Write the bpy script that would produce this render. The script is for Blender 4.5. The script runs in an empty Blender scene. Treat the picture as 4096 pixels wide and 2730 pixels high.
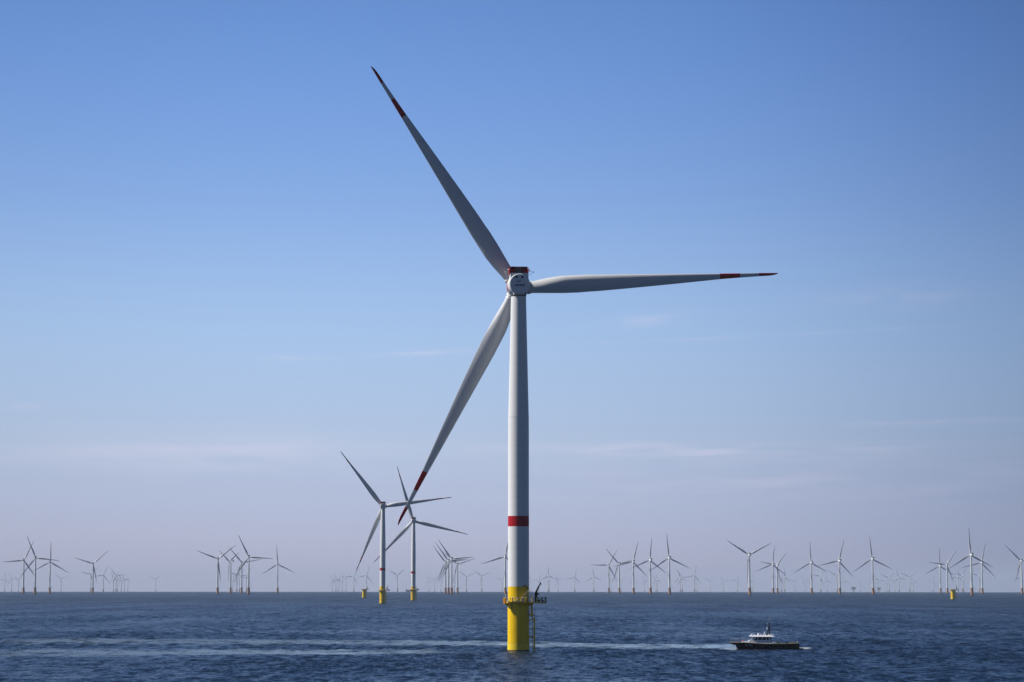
import bpy, math, random
import numpy as np
from mathutils import Vector, Matrix

R_ = math.radians
random.seed(7)
np.random.seed(7)

# ------------------------------------------------------------------ camera, sky, sun, exposure
RE = 5.6e6            # curvature of the sea surface (with refraction)
CAMH = 18.65          # eye height above the water
FPX = 9240.0          # focal length in pixels of the 4096 px wide photograph
DIP = math.sqrt(2 * CAMH / RE)
PITCH = math.atan(1003.5 / FPX) - DIP
SUN_AZ = R_(-85.5)      # from the viewing direction, negative = left
SUN_EL = R_(47)

scene = bpy.context.scene
col = scene.collection
cam_d = bpy.data.cameras.new("camera")
cam_d.sensor_width = 36.0
cam_d.lens = 36.0 * FPX / 4096.0
cam_d.clip_start = 1.0
cam_d.clip_end = 120000.0
cam = bpy.data.objects.new("camera", cam_d)
col.objects.link(cam)
cam.matrix_world = Matrix.Translation((0, 0, CAMH)) @ Matrix.Rotation(math.pi / 2 + PITCH, 4, 'X') @ Matrix.Rotation(R_(0.032), 4, 'Z')
scene.camera = cam

SKY_TINT = (0.84, 0.905, 1.18, 1)
SKY_STRENGTH = 0.073
w = bpy.data.worlds.new("World")
scene.world = w
w.use_nodes = True
wn, wl = w.node_tree.nodes, w.node_tree.links
wn.clear()


def N(nodes, kind, **kw):
    n = nodes.new(kind)
    for k, v in kw.items():
        if k == 'ins':
            for a, b in v.items():
                n.inputs[a].default_value = b
        else:
            setattr(n, k, v)
    return n


def math_n(nodes, links, op, a, b=None, c=None, clamp=False):
    n = nodes.new('ShaderNodeMath')
    n.operation = op
    n.use_clamp = clamp
    for i, v in enumerate((a, b, c)):
        if v is None:
            continue
        if isinstance(v, (int, float)):
            n.inputs[i].default_value = v
        else:
            links.new(v, n.inputs[i])
    return n.outputs[0]


out = N(wn, 'ShaderNodeOutputWorld')
bg = N(wn, 'ShaderNodeBackground', ins={'Strength': SKY_STRENGTH})
sky = N(wn, 'ShaderNodeTexSky')
sky.sky_type = 'NISHITA'
sky.sun_disc = False
sky.sun_elevation = SUN_EL
sky.sun_rotation = SUN_AZ
sky.altitude = 0
sky.air_density = 1.0
sky.dust_density = 0.35
sky.ozone_density = 2.5
tint = N(wn, 'ShaderNodeMix', data_type='RGBA', blend_type='MULTIPLY')
tint.inputs[0].default_value = 1.0
wl.new(sky.outputs[0], tint.inputs[6])
tint.inputs[7].default_value = SKY_TINT
# thin cirrus veils: placed by direction in the sky
tc = N(wn, 'ShaderNodeTexCoord')
sep = N(wn, 'ShaderNodeSeparateXYZ')
wl.new(tc.outputs['Generated'], sep.inputs[0])
elev = math_n(wn, wl, 'MULTIPLY', math_n(wn, wl, 'ARCSINE', sep.outputs[2]), 57.29578)
azim = math_n(wn, wl, 'MULTIPLY', math_n(wn, wl, 'ARCTAN2', sep.outputs[0], sep.outputs[1]), 57.29578)


def veil(az0, el0, waz, wel, slope, nsx, nsy, lo, hi, amt):
    """a soft streak of cirrus centred on a direction, broken up by stretched noise"""
    da = math_n(wn, wl, 'SUBTRACT', azim, az0)
    e0 = math_n(wn, wl, 'MULTIPLY_ADD', da, slope, el0)
    de = math_n(wn, wl, 'SUBTRACT', elev, e0)
    q = math_n(wn, wl, 'ADD', math_n(wn, wl, 'POWER', math_n(wn, wl, 'ABSOLUTE', math_n(wn, wl, 'DIVIDE', da, waz)), 2),
               math_n(wn, wl, 'POWER', math_n(wn, wl, 'ABSOLUTE', math_n(wn, wl, 'DIVIDE', de, wel)), 2))
    g = math_n(wn, wl, 'EXPONENT', math_n(wn, wl, 'MULTIPLY', q, -1))
    cmb = N(wn, 'ShaderNodeCombineXYZ')
    wl.new(math_n(wn, wl, 'MULTIPLY', azim, nsx), cmb.inputs[0])
    wl.new(math_n(wn, wl, 'MULTIPLY', elev, nsy), cmb.inputs[1])
    cmb.inputs[2].default_value = az0 + el0 * 3.1
    nz = N(wn, 'ShaderNodeTexNoise', ins={'Scale': 1.0, 'Detail': 5.0, 'Roughness': 0.55})
    wl.new(cmb.outputs[0], nz.inputs['Vector'])
    mr = N(wn, 'ShaderNodeMapRange', clamp=True, ins={'From Min': lo, 'From Max': hi, 'To Min': 0.0, 'To Max': amt})
    wl.new(nz.outputs['Fac'], mr.inputs['Value'])
    return math_n(wn, wl, 'MULTIPLY', g, mr.outputs[0])


veils = [veil(-7.5, 3.25, 5.0, 0.5, 0.0, 0.3, 2.2, 0.28, 0.75, 0.34),
         veil(5.0, 3.35, 5.0, 0.17, -0.01, 0.45, 6.0, 0.38, 0.7, 0.38),
         veil(8.0, 2.6, 7.0, 0.6, 0.0, 0.35, 3.0, 0.42, 0.75, 0.22),
         veil(3.4, 6.55, 1.0, 0.16, 0.10, 0.9, 4.0, 0.3, 0.7, 0.26),
         veil(6.3, 6.15, 4.0, 0.045, 0.04, 0.6, 2.0, 0.2, 0.7, 0.15),
         veil(9.6, 7.0, 1.6, 0.25, 0.0, 0.7, 3.0, 0.3, 0.7, 0.18),
         veil(-2.2, 5.75, 1.1, 0.06, 0.05, 1.5, 6.0, 0.3, 0.7, 0.26),
         veil(-5.4, 5.6, 0.8, 0.06, 0.02, 1.5, 6.0, 0.3, 0.7, 0.18),
         veil(11.0, 4.0, 2.5, 0.06, 0.02, 0.8, 5.0, 0.3, 0.7, 0.25),
         veil(-12.0, 4.3, 0.5, 0.09, 0.1, 2.0, 6.0, 0.3, 0.7, 0.2)]
tot = veils[0]
for v in veils[1:]:
    tot = math_n(wn, wl, 'ADD', tot, v)

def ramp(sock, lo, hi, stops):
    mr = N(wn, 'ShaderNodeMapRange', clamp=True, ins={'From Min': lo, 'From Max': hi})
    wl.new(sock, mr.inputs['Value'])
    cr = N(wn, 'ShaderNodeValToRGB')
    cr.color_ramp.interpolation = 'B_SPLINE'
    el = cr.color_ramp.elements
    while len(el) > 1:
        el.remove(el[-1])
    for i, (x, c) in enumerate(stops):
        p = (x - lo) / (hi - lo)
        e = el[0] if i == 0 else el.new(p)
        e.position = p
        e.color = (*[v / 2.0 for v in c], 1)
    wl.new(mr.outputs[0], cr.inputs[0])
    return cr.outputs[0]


# sky paler low down; azimuth stops dim right and behind to deepen shaded sides
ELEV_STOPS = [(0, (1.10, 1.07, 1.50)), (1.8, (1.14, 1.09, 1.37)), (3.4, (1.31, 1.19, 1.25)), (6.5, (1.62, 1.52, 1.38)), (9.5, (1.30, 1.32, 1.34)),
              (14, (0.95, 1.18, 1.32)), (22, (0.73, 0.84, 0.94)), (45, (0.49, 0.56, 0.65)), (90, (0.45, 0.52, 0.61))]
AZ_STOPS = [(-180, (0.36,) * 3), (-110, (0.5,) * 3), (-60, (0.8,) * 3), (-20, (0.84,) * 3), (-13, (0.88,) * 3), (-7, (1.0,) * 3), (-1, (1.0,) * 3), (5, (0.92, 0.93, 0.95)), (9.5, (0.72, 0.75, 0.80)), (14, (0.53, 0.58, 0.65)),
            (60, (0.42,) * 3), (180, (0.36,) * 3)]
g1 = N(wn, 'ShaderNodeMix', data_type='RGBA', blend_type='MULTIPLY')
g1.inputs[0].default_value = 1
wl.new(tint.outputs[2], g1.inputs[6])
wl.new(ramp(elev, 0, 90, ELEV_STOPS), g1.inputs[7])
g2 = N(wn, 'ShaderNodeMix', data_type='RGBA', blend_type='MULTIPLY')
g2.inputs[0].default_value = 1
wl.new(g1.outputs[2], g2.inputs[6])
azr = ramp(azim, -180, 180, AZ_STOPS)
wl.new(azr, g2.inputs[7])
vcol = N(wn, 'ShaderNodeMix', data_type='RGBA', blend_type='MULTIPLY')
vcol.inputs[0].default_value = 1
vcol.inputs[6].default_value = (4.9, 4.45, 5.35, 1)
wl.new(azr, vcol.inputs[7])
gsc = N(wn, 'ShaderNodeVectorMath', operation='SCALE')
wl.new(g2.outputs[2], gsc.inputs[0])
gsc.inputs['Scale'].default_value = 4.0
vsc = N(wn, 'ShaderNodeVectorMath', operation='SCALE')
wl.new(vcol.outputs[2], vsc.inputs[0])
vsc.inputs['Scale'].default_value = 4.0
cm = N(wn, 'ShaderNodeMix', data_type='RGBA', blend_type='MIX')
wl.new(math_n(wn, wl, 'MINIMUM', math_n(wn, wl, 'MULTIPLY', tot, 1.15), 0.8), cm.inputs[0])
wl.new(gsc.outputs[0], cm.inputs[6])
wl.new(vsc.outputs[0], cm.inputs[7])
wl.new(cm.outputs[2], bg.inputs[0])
wl.new(bg.outputs[0], out.inputs[0])

sun_d = bpy.data.lights.new("sun", 'SUN')
sun_d.energy = 5.0
sun_d.angle = R_(0.53)
sun_d.color = (1.0, 0.955, 0.89)
sun = bpy.data.objects.new("sun", sun_d)
col.objects.link(sun)
sd = Vector((math.sin(SUN_AZ) * math.cos(SUN_EL), math.cos(SUN_AZ) * math.cos(SUN_EL), math.sin(SUN_EL)))
sun.rotation_euler = sd.to_track_quat('Z', 'Y').to_euler()
sun.location = (0, 0, 400)

scene.view_settings.view_transform = 'Standard'
scene.view_settings.look = 'None'
scene.view_settings.exposure = 0.24
scene.view_settings.gamma = 1.0
scene.render.engine = 'CYCLES'
scene.cycles.max_bounces = 4
scene.cycles.diffuse_bounces = 2
scene.cycles.glossy_bounces = 2
scene.cycles.transparent_max_bounces = 8
scene.cycles.volume_bounces = 0
scene.cycles.caustics_reflective = False
scene.cycles.sample_clamp_indirect = 1.5
w.cycles.sampling_method = 'MANUAL'
w.cycles.sample_map_resolution = 2048
scene.cycles.use_denoising = True

# ------------------------------------------------------------------ materials
MATS = {}


def mat(name, base, rough=0.5, metal=0.0, dirt=0.0, dirt_scale=0.5, dirt_col=None, spec=0.5, coat=0.0):
    m = bpy.data.materials.new(name)
    m.use_nodes = True
    nt = m.node_tree
    b = nt.nodes['Principled BSDF']
    b.inputs['Base Color'].default_value = (*base, 1)
    b.inputs['Roughness'].default_value = rough
    b.inputs['Metallic'].default_value = metal
    b.inputs['Specular IOR Level'].default_value = spec
    b.inputs['Coat Weight'].default_value = coat
    if dirt > 0:
        t = N(nt.nodes, 'ShaderNodeTexCoord')
        mp = N(nt.nodes, 'ShaderNodeMapping')
        mp.inputs['Scale'].default_value = (1, 1, 0.25)
        nz = N(nt.nodes, 'ShaderNodeTexNoise', ins={'Scale': dirt_scale, 'Detail': 6.0, 'Roughness': 0.6})
        mr = N(nt.nodes, 'ShaderNodeMapRange', clamp=True, ins={'From Min': 0.42, 'From Max': 0.75, 'To Min': 0.0, 'To Max': dirt})
        mx = N(nt.nodes, 'ShaderNodeMix', data_type='RGBA')
        nt.links.new(t.outputs['Object'], mp.inputs[0])
        nt.links.new(mp.outputs[0], nz.inputs['Vector'])
        nt.links.new(nz.outputs['Fac'], mr.inputs['Value'])
        nt.links.new(mr.outputs[0], mx.inputs[0])
        mx.inputs[6].default_value = (*base, 1)
        dc = dirt_col or tuple(c * 0.55 for c in base)
        mx.inputs[7].default_value = (*dc, 1)
        nt.links.new(mx.outputs[2], b.inputs['Base Color'])
    MATS[name] = m
    return m


M_WHITE = mat('turbine_white_paint', (0.76, 0.765, 0.76), 0.42, dirt=0.15, dirt_scale=0.12, dirt_col=(0.64, 0.65, 0.65), spec=0.35)
M_BLADE = mat('blade_gelcoat', (0.64, 0.65, 0.655), 0.36, dirt=0.3, dirt_scale=0.25, dirt_col=(0.54, 0.55, 0.56), spec=0.35)
M_RED = mat('signal_red_paint', (0.42, 0.010, 0.018), 0.5, dirt=0.2, dirt_scale=1.0, spec=0.12)
M_YELLOW = mat('signal_yellow_paint', (0.88, 0.57, 0.002), 0.45, dirt=0.35, dirt_scale=0.9, dirt_col=(0.66, 0.40, 0.004), spec=0.2)
M_YELLOW_LOW = mat('splash_zone_yellow', (0.92, 0.66, 0.03), 0.45, dirt=0.55, dirt_scale=0.8, dirt_col=(0.55, 0.40, 0.04), spec=0.2)
M_STEEL = mat('galvanised_steel', (0.38, 0.40, 0.42), 0.45, metal=0.4, dirt=0.3, dirt_scale=3)
M_DARK = mat('dark_green_grey_paint_and_shade', (0.012, 0.020, 0.022), 0.5, spec=0.2)  # real paint on the crane; on right-hand rails and posts it paints shade
M_BLACK = mat('black_rubber', (0.012, 0.012, 0.014), 0.5)
M_ORANGE = mat('orange_cabinet_paint', (0.85, 0.36, 0.01), 0.45, dirt=0.3, dirt_scale=3)
M_PIPE = mat('white_pipe', (0.70, 0.70, 0.66), 0.35)
M_GLASSD = mat('dark_window_glass', (0.004, 0.005, 0.012), 0.2, spec=0.15)
M_NAVY = mat('navy_lettering', (0.008, 0.012, 0.055), 0.5)
M_LBLUE = mat('logo_blue', (0.02, 0.15, 0.42), 0.5)
M_LGREEN = mat('logo_green', (0.03, 0.16, 0.13), 0.5)
M_OCHRE = mat('weathered_ochre_paint', (0.40, 0.18, 0.055), 0.6, dirt=0.75, dirt_scale=0.45, dirt_col=(0.17, 0.075, 0.04))
M_GROWTH = mat('marine_growth', (0.05, 0.05, 0.03), 0.8)
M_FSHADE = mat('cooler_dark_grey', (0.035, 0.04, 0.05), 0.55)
M_HULL = mat('boat_black_hull', (0.0015, 0.0015, 0.002), 0.6, spec=0.02)
M_DECKRED = mat('hoist_deck_shaded_red', (0.30, 0.004, 0.014), 0.55, dirt=0.25, dirt_scale=2.0, spec=0.1)  # signal red darkened: the deck's shade is put into the colour
M_BWHITE = mat('boat_white_gelcoat', (0.74, 0.75, 0.77), 0.22)
M_RORANGE = mat('orange_red_gear', (0.70, 0.07, 0.02), 0.5)
M_PANEL = mat('radiator_grey', (0.22, 0.16, 0.15), 0.5, metal=0.3)
M_COVER = mat('pale_green_cover', (0.40, 0.50, 0.44), 0.6)
M_SHIPBLUE = mat('ship_dark_hull', (0.04, 0.07, 0.16), 0.5)
M_SHIPRED = mat('ship_red_hull', (0.45, 0.04, 0.05), 0.5)
M_SUBST = mat('substation_grey', (0.09, 0.11, 0.13), 0.6)

# weld seams on the tower cans
m = M_WHITE.copy()
m.name = 'tower_white_paint_with_weld_seams'
nt = m.node_tree
b = nt.nodes['Principled BSDF']
src = b.inputs['Base Color'].links[0].from_socket
t = N(nt.nodes, 'ShaderNodeTexCoord')
sp = N(nt.nodes, 'ShaderNodeSeparateXYZ')
nt.links.new(t.outputs['Object'], sp.inputs[0])
fr = math_n(nt.nodes, nt.links, 'FRACT', math_n(nt.nodes, nt.links, 'DIVIDE', sp.outputs[2], 2.95))
ln = math_n(nt.nodes, nt.links, 'LESS_THAN', fr, 0.045)
mx = N(nt.nodes, 'ShaderNodeMix', data_type='RGBA', blend_type='MULTIPLY')
nt.links.new(math_n(nt.nodes, nt.links, 'MULTIPLY', ln, 0.5), mx.inputs[0])
nt.links.new(src, mx.inputs[6])
mx.inputs[7].default_value = (0.80, 0.81, 0.84, 1)
nt.links.new(mx.outputs[2], b.inputs['Base Color'])
M_TOWER = m


# ------------------------------------------------------------------ mesh helpers
class MB:
    def __init__(self):
        self.v, self.f, self.m, self.s = [], [], [], []
        self.mats = []

    def mi(self, m):
        if m not in self.mats:
            self.mats.append(m)
        return self.mats.index(m)

    def add(self, vs, fs, m, smooth=False):
        o = len(self.v)
        self.v += [tuple(p) for p in vs]
        k = self.mi(m)
        for f in fs:
            self.f.append([i + o for i in f])
            self.m.append(k)
            self.s.append(smooth)

    def box(self, c, s, m, rot=None):
        x, y, z = (a / 2 for a in s)
        P = [Vector((i * x, j * y, k * z)) for i in (-1, 1) for j in (-1, 1) for k in (-1, 1)]
        if rot is not None:
            P = [rot @ p for p in P]
        P = [p + Vector(c) for p in P]
        self.add(P, [(0, 1, 3, 2), (4, 6, 7, 5), (0, 4, 5, 1), (2, 3, 7, 6), (0, 2, 6, 4), (1, 5, 7, 3)], m)

    def tube(self, a, b, r, m, r2=None, n=10, caps=True, smooth=True):
        a, b = Vector(a), Vector(b)
        r2 = r if r2 is None else r2
        d = (b - a).normalized()
        q = d.orthogonal().normalized()
        p = d.cross(q)
        vs = []
        for c, rr in ((a, r), (b, r2)):
            for i in range(n):
                t = 2 * math.pi * i / n
                vs.append(c + (q * math.cos(t) + p * math.sin(t)) * rr)
        self.add(vs, [(i, (i + 1) % n, n + (i + 1) % n, n + i) for i in range(n)], m, smooth)
        if caps:
            self.add(vs[:n], [tuple(range(n))[::-1]], m)
            self.add(vs[n:], [tuple(range(n))], m)

    def path(self, pts, r, m, n=8):
        for a, b in zip(pts[:-1], pts[1:]):
            self.tube(a, b, r, m, n=n)

    def lathe(self, prof, m, n=48, axis='Z', center=(0, 0, 0), capb=True, capt=True, smooth=True, matfn=None):
        """prof: list of (radius, height) or (radius, height, material)"""
        cx, cy, cz = center
        rings = []
        for e in prof:
            r, h = e[0], e[1]
            ring = []
            for i in range(n):
                t = 2 * math.pi * i / n
                if axis == 'Z':
                    ring.append((cx + r * math.cos(t), cy + r * math.sin(t), cz + h))
                elif axis == 'Y':
                    ring.append((cx + r * math.cos(t), cy + h, cz + r * math.sin(t)))
                else:
                    ring.append((cx + h, cy + r * math.cos(t), cz + r * math.sin(t)))
            rings.append(ring)
        flip = axis == 'Y'
        for k in range(len(prof) - 1):
            mm = prof[k][2] if len(prof[k]) > 2 else m
            vs = rings[k] + rings[k + 1]
            for i in range(n):
                j = (i + 1) % n
                f = (i, j, n + j, n + i)
                if flip:
                    f = f[::-1]
                m2 = matfn(k, (i + 0.5) / n * 360) if matfn else None
                self.add([vs[q] for q in f], [(0, 1, 2, 3)], m2 or mm, smooth)
        if capb:
            f = tuple(range(n))
            self.add(rings[0], [f if flip else f[::-1]], prof[0][2] if len(prof[0]) > 2 else m)
        if capt:
            f = tuple(range(n))
            self.add(rings[-1], [f[::-1] if flip else f], prof[-1][2] if len(prof[-1]) > 2 else m)

    def prism(self, pts, z0, z1, m, axis='Z'):
        n = len(pts)
        if axis == 'Z':
            lo = [(x, y, z0) for x, y in pts]
            hi = [(x, y, z1) for x, y in pts]
        else:   # pts are (x, z), extruded along Y
            lo = [(x, z0, z) for x, z in pts]
            hi = [(x, z1, z) for x, z in pts]
        fs = [(i, (i + 1) % n, n + (i + 1) % n, n + i) for i in range(n)]
        fs += [tuple(range(n))[::-1], tuple(range(n, 2 * n))]
        self.add(lo + hi, fs, m)

    def build(self, name, parent=None, weld=True):
        me = bpy.data.meshes.new(name)
        me.from_pydata(self.v, [], self.f)
        for mm in self.mats:
            me.materials.append(mm)
        me.polygons.foreach_set('material_index', self.m)
        me.polygons.foreach_set('use_smooth', self.s)
        if weld:
            import bmesh
            bm = bmesh.new()
            bm.from_mesh(me)
            bmesh.ops.remove_doubles(bm, verts=bm.verts, dist=0.0004)
            bmesh.ops.recalc_face_normals(bm, faces=bm.faces)
            # keep hard corners hard
            for e in bm.edges:
                if len(e.link_faces) == 2:
                    if e.calc_face_angle(0) > R_(34):
                        e.smooth = False
            bm.to_mesh(me)
            bm.free()
        me.update()
        o = bpy.data.objects.new(name, me)
        col.objects.link(o)
        if parent is not None:
            o.parent = parent
        return o


def tag(o, label=None, cat=None, group=None, kind=None):
    if label:
        o['label'] = label
    if cat:
        o['category'] = cat
    if group:
        o['group'] = group
    if kind:
        o['kind'] = kind
    return o


def empty(name, loc, rz=0.0):
    o = bpy.data.objects.new(name, None)
    o.empty_display_size = 2
    col.objects.link(o)
    o.location = loc
    o.rotation_euler = (0, 0, rz)
    return o


def dupe(o, parent=None):
    c = o.copy()
    col.objects.link(c)
    if parent is not None:
        c.parent = parent
    return c


def text_mesh(name, s, size, mt, parent, matrix, depth=0.01, bold=0.0, width=None):
    cu = bpy.data.curves.new(name, 'FONT')
    cu.body = s
    cu.size = size
    cu.extrude = depth
    cu.offset = bold
    cu.align_x = 'CENTER'
    cu.align_y = 'CENTER'
    tmp = bpy.data.objects.new(name + '_tmp', cu)
    col.objects.link(tmp)
    dg = bpy.context.evaluated_depsgraph_get()
    me = bpy.data.meshes.new_from_object(tmp.evaluated_get(dg))
    bpy.data.objects.remove(tmp)
    if width:
        xs = [v.co.x for v in me.vertices]
        k = width / (max(xs) - min(xs))
        for v in me.vertices:
            v.co.x *= k
            v.co.y *= k
    me.materials.clear()
    me.materials.append(mt)
    o = bpy.data.objects.new(name, me)
    col.objects.link(o)
    o.parent = parent
    o.matrix_local = matrix
    return o


# ------------------------------------------------------------------ where a thing in the photograph stands on the sea
def azimuth(px, py=2368.0):
    cx, cy = (px - 2048) / FPX, -(py - 1365) / FPX
    return math.atan2(cx, math.cos(PITCH) - cy * math.sin(PITCH))


def sea_z(d):
    return -d * d / (2 * RE)


def place(px, d, py=2368.0):
    a = azimuth(px, py)
    return Vector((d * math.sin(a), d * math.cos(a), sea_z(d)))


def dist_from_hub(px, yh, H):
    """distance at which a hub H metres above the water stands as far above the visible horizon as measured"""
    up = (2368.7 + px * 0.00056 - yh) / FPX
    lo, hi = 1500.0, 32000.0
    for _ in range(60):
        d = (lo + hi) / 2
        v = (H - CAMH) / d - d / (2 * RE) + DIP
        if v > up:
            lo = d
        else:
            hi = d
    return d


# ------------------------------------------------------------------ the sea
AZN = 820
DENSE_IN, DENSE_OUT = 395.0, 3200.0
_w = []
rng = np.random.RandomState(11)
for i in range(110):
    lam = 1.7 * (22.0 / 1.7) ** (i / 109.0)
    th = R_(264) + rng.normal(0, 0.60)
    amp = (lam ** 0.62) * rng.uniform(0.6, 1.3) * (0.6 if lam > 11 else 1.0)
    _w.append([2 * math.pi / lam, math.cos(th), math.sin(th), amp, rng.uniform(0, 2 * math.pi), lam])
_sl = math.sqrt(sum((q[0] * q[3]) ** 2 / 2 for q in _w))
for q in _w:
    q[3] *= 0.19 / _sl


def wave_height(x, y, cell):
    h = np.zeros_like(x)
    grp = 0.75 + 0.25 * np.sin(x * 0.031 + y * 0.017) * np.sin(y * 0.023 - x * 0.012 + 1.0) + 0.2 * np.sin(y * 0.011 + x * 0.006)
    for k, cx, cy, a, p, lam in _w:
        f = np.clip((lam / np.maximum(cell, 0.01) - 2.2) / 2.5, 0, 1)
        s = np.sin(k * (x * cx + y * cy) + p)
        h += a * f * s * grp
    return h + 0.35 * h * np.abs(h)


def build_sea():
    az_d = np.linspace(R_(-15.5), R_(15.5), AZN)
    az_c = np.linspace(R_(15.5), R_(360 - 15.5), 110)[1:-1]
    az = np.concatenate([az_d, az_c])
    r1 = np.concatenate([[2.0, 10, 40, 100, 200, 300, 350, 380], DENSE_IN * np.exp(np.arange(0, 1900) * (math.log(DENSE_OUT / DENSE_IN) / 1900)),
                         np.geomspace(DENSE_OUT, 33000, 110)])
    rr, aa = np.meshgrid(r1, az, indexing='ij')
    x = rr * np.sin(aa)
    y = rr * np.cos(aa)
    cell = np.maximum(rr * (az_d[1] - az_d[0]), rr * (math.log(DENSE_OUT / DENSE_IN) / 1900))
    taper = np.clip((rr - 380) / 40, 0, 1) * np.clip((DENSE_OUT - rr) / 1500, 0, 1) * np.clip((R_(15.3) - np.minimum(aa, 2 * math.pi - aa)) / R_(0.7), 0, 1)
    cell = np.where(taper > 0, cell, 1e6)
    z = -rr ** 2 / (2 * RE) + wave_height(x, y, cell) * taper
    nr, na = rr.shape
    co = np.stack([x, y, z], -1).reshape(-1, 3).astype(np.float32)
    i = np.arange(nr - 1)[:, None] * na
    j = np.arange(na)[None, :]
    jn = (j + 1) % na
    q = np.stack([i + j, i + jn, i + na + jn, i + na + j], -1).reshape(-1, 4)
    q = q[:, ::-1]
    me = bpy.data.meshes.new('sea')
    me.vertices.add(len(co))
    me.vertices.foreach_set('co', co.ravel())
    me.loops.add(q.size)
    me.loops.foreach_set('vertex_index', q.ravel().astype(np.int32))
    me.polygons.add(len(q))
    me.polygons.foreach_set('loop_start', np.arange(0, q.size, 4, dtype=np.int32))
    me.polygons.foreach_set('loop_total', np.full(len(q), 4, dtype=np.int32))
    me.update(calc_edges=True)
    me.polygons.foreach_set('use_smooth', np.ones(len(q), dtype=bool))
    # the centre hole closes with a small cap so the sheet is whole
    o = bpy.data.objects.new('sea', me)
    col.objects.link(o)
    tag(o, 'dark blue open sea with short choppy waves reaching the horizon', 'sea', kind='structure')
    if me.polygons[na * 4].normal.z < 0:
        me.flip_normals()
    return o


def water_nodes(m, slope=0.2, rows=0.0):
    nt = m.node_tree
    n, l = nt.nodes, nt.links
    b = n['Principled BSDF']
    tcd = N(n, 'ShaderNodeTexCoord')
    geo = N(n, 'ShaderNodeNewGeometry')

    def slopes(scale, amp, detail, stretch):
        mp = N(n, 'ShaderNodeMapping')
        mp.inputs['Rotation'].default_value = (0, 0, R_(25))
        mp.inputs['Scale'].default_value = stretch
        l.new(tcd.outputs['Object'], mp.inputs[0])
        nz = N(n, 'ShaderNodeTexNoise', ins={'Scale': scale, 'Detail': detail, 'Roughness': 0.6})
        l.new(mp.outputs[0], nz.inputs['Vector'])
        sub = N(n, 'ShaderNodeVectorMath', operation='SUBTRACT')
        l.new(nz.outputs['Color'], sub.inputs[0])
        sub.inputs[1].default_value = (0.5, 0.5, 0.5)
        mul = N(n, 'ShaderNodeVectorMath', operation='MULTIPLY')
        l.new(sub.outputs[0], mul.inputs[0])
        mul.inputs[1].default_value = (amp, amp, 0)
        return mul.outputs[0]

    a1 = slopes(1.5, slope * 3.4, 3.0, (0.7, 1, 1))
    a2 = slopes(0.30, slope * 1.1, 4.0, (0.8, 0.5, 1))
    # wind patches change how ruffled the surface is
    pn = N(n, 'ShaderNodeTexNoise', ins={'Scale': 0.006, 'Detail': 4.0, 'Roughness': 0.6})
    mpp = N(n, 'ShaderNodeMapping')
    mpp.inputs['Scale'].default_value = (1.0, 0.45, 1)
    l.new(tcd.outputs['Object'], mpp.inputs[0])
    l.new(mpp.outputs[0], pn.inputs['Vector'])
    pr = N(n, 'ShaderNodeMapRange', clamp=True, ins={'From Min': 0.3, 'From Max': 0.7, 'To Min': 0.55, 'To Max': 1.35})
    l.new(pn.outputs['Fac'], pr.inputs['Value'])
    add = N(n, 'ShaderNodeVectorMath', operation='ADD')
    l.new(a1, add.inputs[0])
    l.new(a2, add.inputs[1])
    sc = N(n, 'ShaderNodeVectorMath', operation='SCALE')
    l.new(add.outputs[0], sc.inputs[0])
    l.new(pr.outputs[0], sc.inputs['Scale'])
    # rows of chop, drawn out along the wind, at every size from ripples to long lanes
    mw = N(n, 'ShaderNodeMapping')
    mw.inputs['Rotation'].default_value = (0, 0, R_(4))
    mw.inputs['Scale'].default_value = (1.0, 0.13, 1.0)
    l.new(tcd.outputs['Object'], mw.inputs[0])
    nw = N(n, 'ShaderNodeTexNoise', ins={'Scale': 0.30, 'Detail': 8.0, 'Roughness': 0.88})
    l.new(mw.outputs[0], nw.inputs['Vector'])
    sy = math_n(n, l, 'MULTIPLY', math_n(n, l, 'SUBTRACT', nw.outputs['Fac'], 0.53), rows)
    nl = N(n, 'ShaderNodeTexNoise', ins={'Scale': 0.022, 'Detail': 5.0, 'Roughness': 0.75})
    l.new(mw.outputs[0], nl.inputs['Vector'])
    sy = math_n(n, l, 'MULTIPLY_ADD', math_n(n, l, 'SUBTRACT', nl.outputs['Fac'], 0.52), rows * 0.36, sy)
    cy = N(n, 'ShaderNodeCombineXYZ')
    l.new(sy, cy.inputs[1])
    ad3 = N(n, 'ShaderNodeVectorMath', operation='ADD')
    l.new(sc.outputs[0], ad3.inputs[0])
    l.new(cy.outputs[0], ad3.inputs[1])
    ad2 = N(n, 'ShaderNodeVectorMath', operation='ADD')
    l.new(geo.outputs['Normal'], ad2.inputs[0])
    l.new(ad3.outputs[0], ad2.inputs[1])
    nm = N(n, 'ShaderNodeVectorMath', operation='NORMALIZE')
    l.new(ad2.outputs[0], nm.inputs[0])
    l.new(nm.outputs[0], b.inputs['Normal'])
    return b, n, l, tcd


m = bpy.data.materials.new('sea_water')
m.use_nodes = True
b, n_, l_, _t = water_nodes(m, 0.34, 2.1)
b.inputs['Base Color'].default_value = (0.004, 0.014, 0.032, 1)
pr2 = N(n_, 'ShaderNodeTexNoise', ins={'Scale': 0.004, 'Detail': 5.0, 'Roughness': 0.65})
mp2 = N(n_, 'ShaderNodeMapping')
mp2.inputs['Scale'].default_value = (0.5, 1.0, 1)
mp2.inputs['Rotation'].default_value = (0, 0, R_(6))
l_.new(_t.outputs['Object'], mp2.inputs[0])
l_.new(mp2.outputs[0], pr2.inputs['Vector'])
mr2 = N(n_, 'ShaderNodeMapRange', clamp=True, ins={'From Min': 0.3, 'From Max': 0.7, 'To Min': 0.33, 'To Max': 0.23})
l_.new(pr2.outputs['Fac'], mr2.inputs['Value'])
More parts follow.
